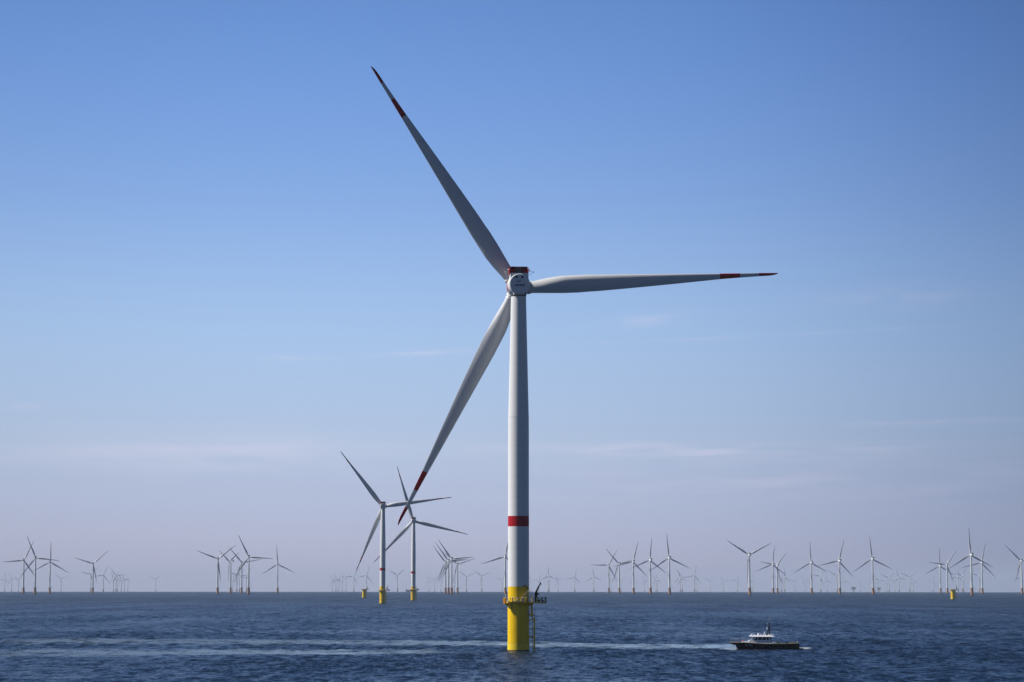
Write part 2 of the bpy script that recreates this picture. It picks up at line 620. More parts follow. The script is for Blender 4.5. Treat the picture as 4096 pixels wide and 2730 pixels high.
# beyond the modelled waves their slopes go into the roughness instead
ln2 = N(n_, 'ShaderNodeVectorMath', operation='LENGTH')
l_.new(_t.outputs['Object'], ln2.inputs[0])
mr3 = N(n_, 'ShaderNodeMapRange', clamp=True, ins={'From Min': 1300.0, 'From Max': 3200.0, 'To Min': 0.0, 'To Max': 0.13})
l_.new(ln2.outputs['Value'], mr3.inputs['Value'])
l_.new(math_n(n_, l_, 'ADD', mr2.outputs[0], mr3.outputs[0]), b.inputs['Roughness'])
b.inputs['IOR'].default_value = 1.333
M_SEA = m
sea = build_sea()
sea.data.materials.append(M_SEA)


def ground_d(y, x=2048):
    """distance on the water seen at photograph row y"""
    y = y - (x - 0) * 0.00056 + 1.15
    e = math.atan((y - 1365) / FPX) - PITCH
    return CAMH / math.tan(e)


def build_wake(name, pts, label, amount, end_fade=0.0):
    """pts: (photo x, far row, near row) along the streak; a sheet of lighter aerated water lying on the waves"""
    rows = []
    samples = 420
    xs = np.array([p[0] for p in pts], float)
    far = np.array([ground_d(p[1]) for p in pts])
    near = np.array([ground_d(p[2]) for p in pts])
    px = np.linspace(xs[0], xs[-1], samples)
    fd = np.interp(px, xs, far)
    nd = np.interp(px, xs, near)
    az = np.array([azimuth(p, 2590) for p in px])
    nv = 60
    t = np.linspace(0, 1, nv)
    d = nd[:, None] * (1 - t[None, :]) + fd[:, None] * t[None, :]
    x = d * np.sin(az)[:, None]
    y = d * np.cos(az)[:, None]
    cell = d * (R_(31) / AZN)
    z = -d ** 2 / (2 * RE) + wave_height(x, y, cell) + 0.07
    co = np.stack([x, y, z], -1).reshape(-1, 3)
    q = []
    for i in range(samples - 1):
        for j in range(nv - 1):
            q.append((i * nv + j, (i + 1) * nv + j, (i + 1) * nv + j + 1, i * nv + j + 1))
    me = bpy.data.meshes.new(name)
    me.from_pydata(co.tolist(), [], q)
    uv = me.uv_layers.new(name='across')
    u = np.linspace(0, 1, samples)
    lv = np.zeros(len(me.loops), dtype=np.int32)
    me.loops.foreach_get('vertex_index', lv)
    uvs = np.stack([u[lv // nv], t[lv % nv]], -1)
    uv.data.foreach_set('uv', uvs.ravel().astype(np.float32))
    me.polygons.foreach_set('use_smooth', np.ones(len(q), dtype=bool))
    me.update()
    o = bpy.data.objects.new(name, me)
    col.objects.link(o)
    m = bpy.data.materials.new(name + '_aerated_water')
    m.use_nodes = True
    b, n, l, tcd = water_nodes(m, 0.10)
    b.inputs['Roughness'].default_value = 0.35
    b.inputs['Base Color'].default_value = (0.22, 0.31, 0.42, 1)
    sp = N(n, 'ShaderNodeSeparateXYZ')
    l.new(tcd.outputs['UV'], sp.inputs[0])
    v = sp.outputs[1]
    # soft ragged edges across the streak, fading ends
    nz = N(n, 'ShaderNodeTexNoise', ins={'Scale': 0.22, 'Detail': 8.0, 'Roughness': 0.75})
    mp = N(n, 'ShaderNodeMapping')
    mp.inputs['Scale'].default_value = (0.42, 0.16, 1)
    l.new(tcd.outputs['Object'], mp.inputs[0])
    l.new(mp.outputs[0], nz.inputs['Vector'])
    nq = N(n, 'ShaderNodeTexNoise', ins={'Scale': 0.06, 'Detail': 6.0, 'Roughness': 0.7})
    l.new(mp.outputs[0], nq.inputs['Vector'])
    v = math_n(n, l, 'MULTIPLY_ADD', math_n(n, l, 'SUBTRACT', nq.outputs['Fac'], 0.5), 0.8, v, clamp=True)
    bell = math_n(n, l, 'MULTIPLY', math_n(n, l, 'MULTIPLY', v, math_n(n, l, 'SUBTRACT', 1.0, v)), 4.0)
    e1 = N(n, 'ShaderNodeMapRange', clamp=True, ins={'From Min': 0.0, 'From Max': 0.08})
    l.new(math_n(n, l, 'MINIMUM', sp.outputs[0], math_n(n, l, 'MULTIPLY_ADD', sp.outputs[0], -end_fade, end_fade + (1.0 if end_fade == 0 else 0.0))), e1.inputs['Value'])
    bell = math_n(n, l, 'POWER', bell, 0.6)
    body = math_n(n, l, 'MULTIPLY', bell, math_n(n, l, 'MULTIPLY_ADD', nz.outputs['Fac'], 4.2, -1.65, clamp=True))
    al = math_n(n, l, 'MULTIPLY', math_n(n, l, 'MULTIPLY', body, e1.outputs[0]), amount, clamp=True)
    # stronger where the track is freshest (towards the boat)
    fresh = math_n(n, l, 'MULTIPLY_ADD', math_n(n, l, 'POWER', sp.outputs[0], 2.0), 0.66, 0.34)
    al = math_n(n, l, 'MULTIPLY', al, fresh, clamp=True)
    l.new(al, b.inputs['Alpha'])
    me.materials.append(m)
    tag(o, label, 'wake', kind='stuff')
    return o


build_wake('wake', [(-60, 2552, 2577), (1000, 2557, 2581), (1300, 2559, 2583), (1900, 2566, 2587), (2200, 2569, 2590),
                    (2400, 2576, 2595), (2650, 2576, 2596), (2800, 2578, 2598), (2945, 2579, 2601)],
           'pale aerated streak of water running from the boat past the yellow tower base', 1.75)
build_wake('wake', [(-60, 2594, 2628), (400, 2593, 2626), (700, 2598, 2619), (1000, 2597, 2622), (1500, 2602, 2620), (1960, 2603, 2614)],
           'fainter nearer pale streak on the water at the lower left', 1.9, 0.25)


# ------------------------------------------------------------------ blades
def blade_mesh(name, R, r0, chordtab, letab, twisttab, thicktab, bands, nsec=28, nspan=46, trip=True, material=None):
    """span along +X, leading edge towards +Z, suction side towards -Y"""
    cr, cc = zip(*chordtab)
    lr, lc = zip(*letab)
    tr, tv = zip(*twisttab)
    kr, kv = zip(*thicktab)
    rs = list(np.linspace(r0, R, nspan)) + [b for bb in bands for b in bb if b < R]
    rs += [R - 0.25 * k for k in (1, 2, 3, 4, 6)] if R > 50 else []
    rs = sorted(set(round(float(x), 4) for x in rs))
    V, F, MI = [], [], []
    h = nsec // 2
    for r in rs:
        c = float(np.interp(r, cr, cc))
        le = float(np.interp(r, lr, lc))
        tw = R_(float(np.interp(r, tr, tv)))
        tk = float(np.interp(r, kr, kv))       # relative thickness, 1 = circle
        s = min(1.0, max(0.0, (r - r0 * 1.6) / (0.16 * R)))
        s = s * s * (3 - 2 * s)
        bend = 0.0 if r < 0.3 * R else 1.6 * ((r / R - 0.3) / 0.7) ** 2 * (R / 77.0)
        for i in range(nsec):
            t = 2 * math.pi * i / nsec
            u = 0.5 * (1 - math.cos(t))        # 0 at LE, 1 at TE
            sgn = -1 if i <= h else 1          # first half = suction side (-Y)
            foil = 5 * tk * (0.2969 * math.sqrt(max(u, 0)) - 0.126 * u - 0.3516 * u * u + 0.2843 * u ** 3 - 0.1015 * u ** 4)
            camber = 0.045 * 4 * u * (1 - u)
            ya = sgn * foil * (0.95 if sgn < 0 else 0.75) - camber
            yc = sgn * 0.5 * abs(math.sin(t))
            yy = (yc * (1 - s) + ya * s) * c
            zz = le - u * c
            # twist about the pitch axis (z = 0 when the section is centred)
            z2 = zz * math.cos(tw) + yy * math.sin(tw)
            y2 = yy * math.cos(tw) + zz * math.sin(tw)
            V.append((r, y2 + bend, z2))
    ns = len(rs)
    red = 1
    for k in range(ns - 1):
        mid = (rs[k] + rs[k + 1]) / 2
        inb = [bb for bb in bands if bb[0] < mid < bb[1]]
        for i in range(nsec):
            j = (i + 1) % nsec
            F.append((k * nsec + i, k * nsec + j, (k + 1) * nsec + j, (k + 1) * nsec + i))
            MI.append(1 if inb else 0)
    F.append(tuple(range(nsec)))
    MI.append(0)
    F.append(tuple((ns - 1) * nsec + i for i in range(nsec))[::-1])
    MI.append(1 if bands else 0)
    me = bpy.data.meshes.new(name)
    me.from_pydata(V, [], F)
    me.materials.append(material or M_BLADE)
    me.materials.append(M_RED)
    me.polygons.foreach_set('material_index', MI)
    me.polygons.foreach_set('use_smooth', [True] * (len(F) - 2) + [False, False])
    import bmesh
    bm = bmesh.new()
    bm.from_mesh(me)
    bmesh.ops.recalc_face_normals(bm, faces=bm.faces)
    bm.to_mesh(me)
    bm.free()
    me.update()
    return me


BIG_R = 77.0
big_chord = [(2.2, 3.45), (5, 3.55), (9, 4.45), (13, 5.1), (18, 5.15), (24, 4.8), (32, 4.15), (40, 3.45), (48, 2.75), (55, 2.1), (60, 1.62),
             (65.5, 1.28), (71, 0.97), (74, 0.84), (75.6, 0.62), (76.5, 0.34), (77, 0.04)]
big_le = [(2.2, 1.72), (5, 1.80), (9, 2.45), (13, 2.85), (20, 2.75), (27, 2.4), (40, 1.75), (52.7, 1.15), (60, 0.78), (71, 0.33), (77, 0.02)]
big_tw = [(2.2, 9), (10, 9), (20, 7.5), (35, 5), (50, 3.5), (65, 2), (77, 1)]
big_tk = [(2.2, 1.0), (10, 0.62), (18, 0.38), (30, 0.27), (50, 0.21), (77, 0.18)]
big_bands = [(59.5, 65.5), (71.1, 77.0)]
ME_BIGBLADE = blade_mesh('blade', BIG_R, 2.6, big_chord, big_le, big_tw, big_tk, big_bands, nsec=36, nspan=60)

SMALL_R = 58.0
k_ = SMALL_R / 77.0
ME_SMALLBLADE = blade_mesh('blade', SMALL_R, 1.3,
                           [(1.3, 2.1), (4, 2.2), (8, 3.6), (12, 4.3), (18, 3.9), (28, 2.9), (38, 2.15), (48, 1.5), (55, 0.9), (57.3, 0.5), (58, 0.06)],
                           [(1.3, 1.05), (4, 1.1), (8, 1.6), (12, 1.9), (28, 1.4), (40, 1.0), (58, 0.03)],
                           [(1.3, 16), (10, 14), (20, 9), (35, 5), (50, 2), (58, 0)],
                           [(1.3, 1.0), (8, 0.6), (14, 0.36), (30, 0.24), (58, 0.18)], [], nsec=16, nspan=22)


def rotor_mats(hub, yaw, theta, tilt=0.0):
    """local matrices (child of the turbine root) for hub and three blades"""
    base = Matrix.Translation((0, 0, hub[2])) @ Matrix.Rotation(yaw, 4, 'Z') @ Matrix.Translation((0, hub[1], 0)) @ Matrix.Rotation(tilt, 4, 'X')
    return [base] + [base @ Matrix.Rotation(-(theta + R_(120) * k), 4, 'Y') for k in range(3)]


# ------------------------------------------------------------------ the big red-banded turbines
DECK = 14.15


def foundation_parts(root, crane_turn=0.0):
    """yellow transition piece with its service deck, shared by the big turbines and the bare foundations"""
    P = {}
    mb = MB()
    mb.lathe([(3.2, -3.0, M_GROWTH), (3.2, 0.42, M_YELLOW_LOW), (3.17, 2.40, M_FSHADE), (3.17, 2.47, M_YELLOW), (3.12, 2.45, M_YELLOW), (3.12, 13.2, M_YELLOW), (3.2, 13.25, M_YELLOW), (3.2, 13.6, M_YELLOW),
              (3.05, 13.62, M_YELLOW)], M_YELLOW, n=64, capb=False)
    # brackets carrying the deck
    for a in range(0, 360, 36):
        c, s = math.cos(R_(a + 12)), math.sin(R_(a + 12))
        rot = Matrix.Rotation(R_(a + 12), 3, 'Z')
        pts = [(3.1, 12.9), (3.45, 12.9), (4.0, 13.55), (4.0, 13.78), (3.1, 13.78)]
        vs = []
        for yy in (-0.09, 0.09):
            vs += [rot @ Vector((px, yy, pz)) for px, pz in pts]
        n = len(pts)
        mb.add(vs, [(i, (i + 1) % n, n + (i + 1) % n, n + i) for i in range(n)] + [tuple(range(n))[::-1], tuple(range(n, 2 * n))], M_YELLOW)
    mb.box((-1.95, -2.62, 12.35), (0.16, 0.3, 0.5), M_BLACK)
    mb.tube((-2.15, -2.4, 13.5), (-2.15, -2.4, 12.6), 0.04, M_BLACK)
    P['transition_piece'] = mb.build('transition_piece', root)
    # identification plates on the shaded side
    mb = MB()
    for z in (11.5, 10.75):
        a = R_(-28)
        rot = Matrix.Rotation(a, 3, 'Z')
        mb.box(rot @ Vector((3.15, 0, z)), (0.05, 0.62, 0.62), M_STEEL, rot)
    P['plate'] = mb.build('identification_plate', root)
    # deck
    outline = [(7.9, -3.1), (7.9, 3.0), (3.0, 3.9), (-1.6, 4.1), (-3.9, 1.9), (-4.2, -1.5), (-3.0, -3.9), (3.9, -3.9), (4.4, -3.3)]
    mb = MB()
    mb.prism(outline, 13.78, DECK - 0.06, M_YELLOW)
    inset = [(x * 0.975, y * 0.975) for x, y in outline]
    mb.prism(inset, DECK - 0.058, DECK, M_STEEL)
    for x in (4.8, 6.3, 7.6):
        mb.box((x, 0, 13.66), (0.14, 5.6, 0.2), M_YELLOW)
    mb.box((6.75, -3.05, 13.6), (0.5, 0.1, 0.1), M_BLACK)
    P['deck'] = mb.build('deck', root)
    # railing
    mb = MB()
    n = len(outline)
    for i in range(n):
        a, b = Vector((*outline[i], 0)), Vector((*outline[(i + 1) % n], 0))
        L = (b - a).length
        k = max(1, int(round(L / 1.35)))
        shade = M_DARK if i in (0, 1) or i == 8 else M_STEEL  # right-hand rails get the dark colour as painted shade
        for zz in (0.45, 0.85, 1.22):
            mb.tube(a * 0.985 + Vector((0, 0, DECK + zz)), b * 0.985 + Vector((0, 0, DECK + zz)), 0.028, shade, n=6)
        for q in range(k):
            p = (a + (b - a) * q / k) * 0.985
            mb.tube(p + Vector((0, 0, DECK)), p + Vector((0, 0, DECK + 1.25)), 0.035, shade, n=6)
    for x in (5.0, 5.6, 6.2, 6.7):
        mb.tube((x, -2.6, DECK), (x, -2.6, DECK + 1.05), 0.04, M_DARK, n=6)
    for z in (0.4, 0.75, 1.05):
        mb.tube((5.0, -2.6, DECK + z), (6.7, -2.6, DECK + z), 0.04, M_DARK, n=6)
    P['railing'] = mb.build('railing', root)
    # stout posts along the front and right edge, right ones coloured dark for shade
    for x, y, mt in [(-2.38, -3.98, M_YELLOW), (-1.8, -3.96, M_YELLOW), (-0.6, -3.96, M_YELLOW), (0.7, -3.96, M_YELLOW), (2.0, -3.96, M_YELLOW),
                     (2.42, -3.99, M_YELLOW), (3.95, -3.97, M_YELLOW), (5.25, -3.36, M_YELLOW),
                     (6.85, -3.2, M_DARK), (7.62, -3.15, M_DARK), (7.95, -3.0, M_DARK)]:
        mb = MB()
        mb.tube((x, y, DECK - 0.38), (x, y, DECK + 1.38), 0.09, mt, n=12)
        P.setdefault('posts', []).append(mb.build('post', root))
    # orange cabinet hung on the left edge
    mb = MB()
    cr_ = Matrix.Rotation(R_(-28), 3, 'Z')
    cc_ = Vector((-4.0, -2.45, DECK))
    mb.box(cc_ + Vector((0, 0, 0.25)), (0.62, 0.62, 1.45), M_ORANGE, cr_)
    mb.box(cc_ + Vector((0, 0, 1.05)), (0.70, 0.70, 0.12), M_YELLOW, cr_)
    for dx, dz in ((-0.18, 0.5), (0.12, 0.3), (-0.05, 0.0), (0.2, 0.62)):
        mb.box(cc_ + cr_ @ Vector((dx, -0.32, dz)), (0.07, 0.03, 0.1), M_BLACK, cr_)
    mb.box((-3.55, -2.9, DECK + 0.25), (0.16, 0.16, 1.8), M_YELLOW)
    mb.tube((-3.66, -2.8, DECK + 1.1), (-3.66, -2.8, DECK + 2.1), 0.07, M_PIPE)
    P['cabinet'] = mb.build('cabinet', root)
    # long white pipes laid along the front kick plate
    for xa, xb in ((-3.35, -2.45), (-1.7, -0.68), (-0.5, 0.62), (0.8, 1.95)):
        mb = MB()
        mb.tube((xa, -3.79, DECK + 0.14), (xb, -3.79, DECK + 0.14), 0.11, M_PIPE)
        mb.build('pipe', root)
    for x0, x1 in ((-1.78, -0.82), (0.72, 1.75)):
        mb = MB()
        mb.tube((x0, -3.72, DECK + 1.08), (x1, -3.72, DECK + 1.08), 0.10, M_PIPE)
        mb.tube((x0, -3.72, DECK + 1.08), (x0 + 0.14, -3.72, DECK + 1.08), 0.14, M_PIPE)
        mb.tube((x1 - 0.14, -3.72, DECK + 1.08), (x1, -3.72, DECK + 1.08), 0.14, M_PIPE)
        mb.tube((x0 + 0.1, -3.72, DECK), (x0 + 0.1, -3.72, DECK + 1.0), 0.03, M_STEEL)
        mb.tube((x1 - 0.1, -3.72, DECK), (x1 - 0.1, -3.72, DECK + 1.0), 0.03, M_STEEL)
        P.setdefault('canister', []).append(mb.build('canister', root))
    mb = MB()
    mb.box((-0.33, -3.5, DECK + 1.35), (0.32, 0.22, 0.34), M_STEEL)
    mb.tube((-0.33, -3.5, DECK), (-0.33, -3.5, DECK + 1.2), 0.07, M_PIPE)
    P['junction_box'] = mb.build('junction_box', root)
    mb = MB()
    mb.tube((3.2, -3.1, DECK), (3.2, -3.1, DECK + 1.3), 0.06, M_PIPE)
    mb.build('vent_pipe', root)
    # boat landing with access ladder
    mb = MB()
    mb.tube((3.85, -1.0, 13.9), (3.85, -1.0, 10.0), 0.24, M_YELLOW)
    mb.tube((3.85, -1.0, 10.0), (4.03, -0.85, 9.3), 0.24, M_YELLOW, r2=0.12)
    for y in (-1.15, 1.15):
        mb.tube((4.58, y, 9.75), (4.58, y, -2.5), 0.215, M_YELLOW, n=16)
        for z in (9.0, 4.0):
            mb.tube((2.6, y, z), (4.58, y, z), 0.15, M_YELLOW)
        for z in (6.3, 1.3):
            mb.path([(4.42, y, z + 0.45), (4.20, y, z + 0.25), (4.20, y, z - 0.25), (4.42, y, z - 0.45)], 0.045, M_YELLOW, n=6)
    mb.box((3.85, -0.5, 10.55), (1.55, 1.7, 0.12), M_YELLOW)
    mb.box((3.85, -1.33, 10.42), (1.55, 0.08, 0.42), M_YELLOW)
    mb.box((4.6, -0.5, 10.42), (0.08, 1.7, 0.42), M_YELLOW)
    for z in (0.45, 0.85, 1.25):
        mb.path([(3.25, -1.3, 10.6 + z), (4.6, -1.3, 10.6 + z), (4.6, 0.3, 10.6 + z)], 0.03, M_YELLOW, n=6)
    for x in (3.25, 4.02, 4.6):
        mb.tube((x, -1.3, 10.6), (x, -1.3, 11.9), 0.045, M_YELLOW, n=6)
    mb.tube((4.6, 0.3, 10.6), (4.6, 0.3, 11.9), 0.045, M_YELLOW, n=6)
    mb.box((4.02, -1.1, 13.55), (0.3, 0.3, 0.3), M_BLACK)
    P['landing'] = mb.build('boat_landing', root)
    mb = MB()
    for y in (-0.28, 0.28):
        mb.tube((4.05, y, 11.6), (4.05, y, -2.0), 0.075, M_YELLOW)
    for k in range(42):
        mb.tube((4.05, -0.28, -1.6 + k * 0.31), (4.05, 0.28, -1.6 + k * 0.31), 0.02, M_YELLOW, n=6, caps=False)
    mb.tube((3.55, -0.3, DECK - 0.3), (3.55, -0.3, 11.4), 0.05, M_PIPE)
    P['ladder'] = mb.build('ladder', root)
    # crane: pedestal, slewing head, boom, winch
    cr = MB()
    cr.tube((0, 0, 0), (0, 0, 1.15), 0.26, M_DARK, n=16)
    cr.tube((0, 0, 1.15), (0, 0, 1.35), 0.36, M_DARK, n=16)
    cr.prism([(-0.3, 1.3), (0.42, 1.3), (0.62, 1.75), (0.70, 2.55), (0.1, 2.75), (-0.28, 2.5)], -0.22, 0.22, M_DARK, axis='Y')
    cr.tube((0.45, 0, 2.22), (1.12, 0, 2.22), 0.2, M_DARK, n=12)
    c = cr.build('crane', root)
    c.location = (4.9, -1.1, DECK)
    c.rotation_euler = (0, 0, crane_turn)
    bo = MB()
    vs = []
    for (x, z, hw, hh) in ((-0.02, 2.35, 0.17, 0.30), (0.55, 3.6, 0.15, 0.24), (1.42, 5.35, 0.10, 0.13)):
        d = Vector((0.455, 0, 0.89)).normalized()
        nrm = Vector((0.89, 0, -0.455))
        for (u, v) in ((-1, -1), (1, -1), (1, 1), (-1, 1)):
            vs.append(Vector((x, 0, z)) + nrm * hh * u + Vector((0, hw * v, 0)))
    fs = [(0, 1, 2, 3)[::-1], (8, 9, 10, 11)]
    for k in (0, 4):
        fs += [(k + i, k + (i + 1) % 4, k + 4 + (i + 1) % 4, k + 4 + i) for i in range(4)]
    bo.add(vs, fs, M_DARK)
    bo.tube((1.42, -0.14, 5.42), (1.42, 0.14, 5.42), 0.19, M_DARK, n=12)
    bo.prism([(1.40, 5.2), (1.56, 5.3), (1.72, 4.85), (1.68, 4.62), (1.5, 4.9)], -0.08, 0.08, M_DARK, axis='Y')
    bo.tube((1.35, 0, 5.1), (0.72, 0, 2.65), 0.02, M_STEEL, n=5)
    boom = bo.build('boom', c)
    P['crane'] = c
    P['boom'] = boom
    # low clutter on the lay-down area
    for c_, s_ in (((5.85, 0.4, DECK + 0.28), (0.9, 0.9, 0.5)), ((7.0, 1.4, DECK + 0.2), (0.6, 0.8, 0.4))):
        mb = MB()
        mb.box(c_, s_, M_DARK)
        mb.box((c_[0], c_[1], c_[2] + s_[2] / 2 + 0.03), (s_[0] * 1.06, s_[1] * 1.06, 0.06), M_DARK)
        mb.build('equipment_locker', root)
    mb = MB()
    mb.tube((7.62, -3.0, DECK + 1.3), (7.62, -3.0, DECK + 2.0), 0.015, M_STEEL, n=5)
    mb.build('whip_antenna', root)
    return P


def stair_parts(root):
    P = {}
    mb = MB()
    x0, z0, x1, z1 = 0.78, DECK, 2.72, DECK + 1.98
    for y in (-3.72, -2.95):
        d = Vector((x1 - x0, 0, z1 - z0))
        ang = math.atan2(d.z, d.x)
        mb.box(((x0 + x1) / 2, y, (z0 + z1) / 2), (d.length, 0.06, 0.22), M_STEEL, Matrix.Rotation(-ang, 3, 'Y'))
    for k in range(9):
        t = (k + 0.5) / 9
        mb.box((x0 + (x1 - x0) * t, -3.33, z0 + (z1 - z0) * t), (0.26, 0.74, 0.05), M_PIPE)
    P['stair'] = mb.build('stair', root)
    mb = MB()
    for y in (-3.74, -2.93):
        for dz in (0.55, 1.15):
            mb.tube((x0 + 0.05, y, z0 + dz - 0.1), (x1, y, z1 + dz), 0.028, M_STEEL, n=6)
        for t in (0.03, 0.5, 1.0):
            px, pz = x0 + (x1 - x0) * t, z0 + (z1 - z0) * t
            mb.tube((px, y, pz), (px, y, pz + 1.12), 0.028, M_STEEL, n=6)
    P['handrail'] = mb.build('handrail', root)
    mb = MB()
    mb.box((3.35, -2.95, DECK + 1.92), (1.35, 1.7, 0.14), M_STEEL)
    for z in (0.4, 0.8, 1.2):
        mb.path([(2.72, -3.78, DECK + 2 + z), (4.0, -3.78, DECK + 2 + z), (4.0, -2.1, DECK + 2 + z)], 0.026, M_STEEL, n=6)
    for x, y in ((2.74, -3.78), (3.15, -3.78), (3.58, -3.78), (4.0, -3.78), (4.0, -3.2), (4.0, -2.6), (4.0, -2.1)):
        mb.tube((x, y, DECK + 1.98), (x, y, DECK + 3.22), 0.035, M_STEEL, n=6)
    mb.tube((3.85, -3.6, DECK), (3.85, -3.6, DECK + 1.86), 0.05, M_DARK, n=6)
    mb.tube((2.9, -3.0, DECK + 1.05), (3.8, -3.55, DECK + 1.8), 0.06, M_DARK, n=6)
    P['door_landing'] = mb.build('door_landing', root)
    # arched door with hood on the tower wall
    mb = MB()
    a = R_(-44)
    rot = Matrix.Rotation(a, 3, 'Z')
    pts = [(-0.42, 2.0), (0.42, 2.0), (0.42, 4.05), (0.34, 4.4), (0.15, 4.72), (0, 4.8), (-0.15, 4.72), (-0.34, 4.4), (-0.42, 4.05)]
    vs = []
    for dx in (2.95, 3.28):
        vs += [rot @ Vector((dx, py, DECK + pz)) for py, pz in pts]
    n = len(pts)
    mb.add(vs, [(i, (i + 1) % n, n + (i + 1) % n, n + i) for i in range(n)] + [tuple(range(n))[::-1], tuple(range(n, 2 * n))], M_YELLOW)
    mb.box(rot @ Vector((3.3, 0, DECK + 3.8)), (0.06, 0.5, 0.3), M_DARK, rot)
    mb.box(rot @ Vector((3.3, 0.05, DECK + 3.3)), (0.05, 0.3, 0.3), M_STEEL, rot)
    P['door'] = mb.build('door', root)
    mb = MB()
    mb.box((1.75, -2.95, DECK + 4.5), (0.75, 0.25, 0.22), M_DARK)
    mb.tube((2.05, -2.9, DECK + 4.5), (2.05, -2.35, DECK + 4.5), 0.05, M_DARK)
    P['floodlight'] = mb.build('floodlight', root)
    return P


def tower_part(root):
    mb = MB()
    prof = []
    zs = [13.6, 18.5]
    prof.append((3.05, 13.6, M_YELLOW))
    prof.append((3.05, 16.2, M_YELLOW))
    prof.append((3.05, 18.5, M_TOWER))
    for z in range(21, 36, 3):
        prof.append((3.045, float(z), M_TOWER))
    prof.append((3.04, 35.75, M_RED))
    prof.append((3.04, 38.75, M_TOWER))
    for z in range(42, 66, 4):
        prof.append((3.02, float(z), M_TOWER))
    prof.append((2.99, 67.40, M_TOWER))
    prof.append((3.03, 67.41, M_TOWER))
    prof.append((3.03, 67.55, M_TOWER))
    prof.append((2.98, 67.56, M_TOWER))
    for z in range(71, 103, 4):
        prof.append((2.98 - (z - 67.5) / 36.0 * 0.80, float(z), M_TOWER))
    prof.append((2.19, 103.4, M_TOWER))
    mb.lathe(prof, M_TOWER, n=96, capb=False)
    return mb.build('tower', root)


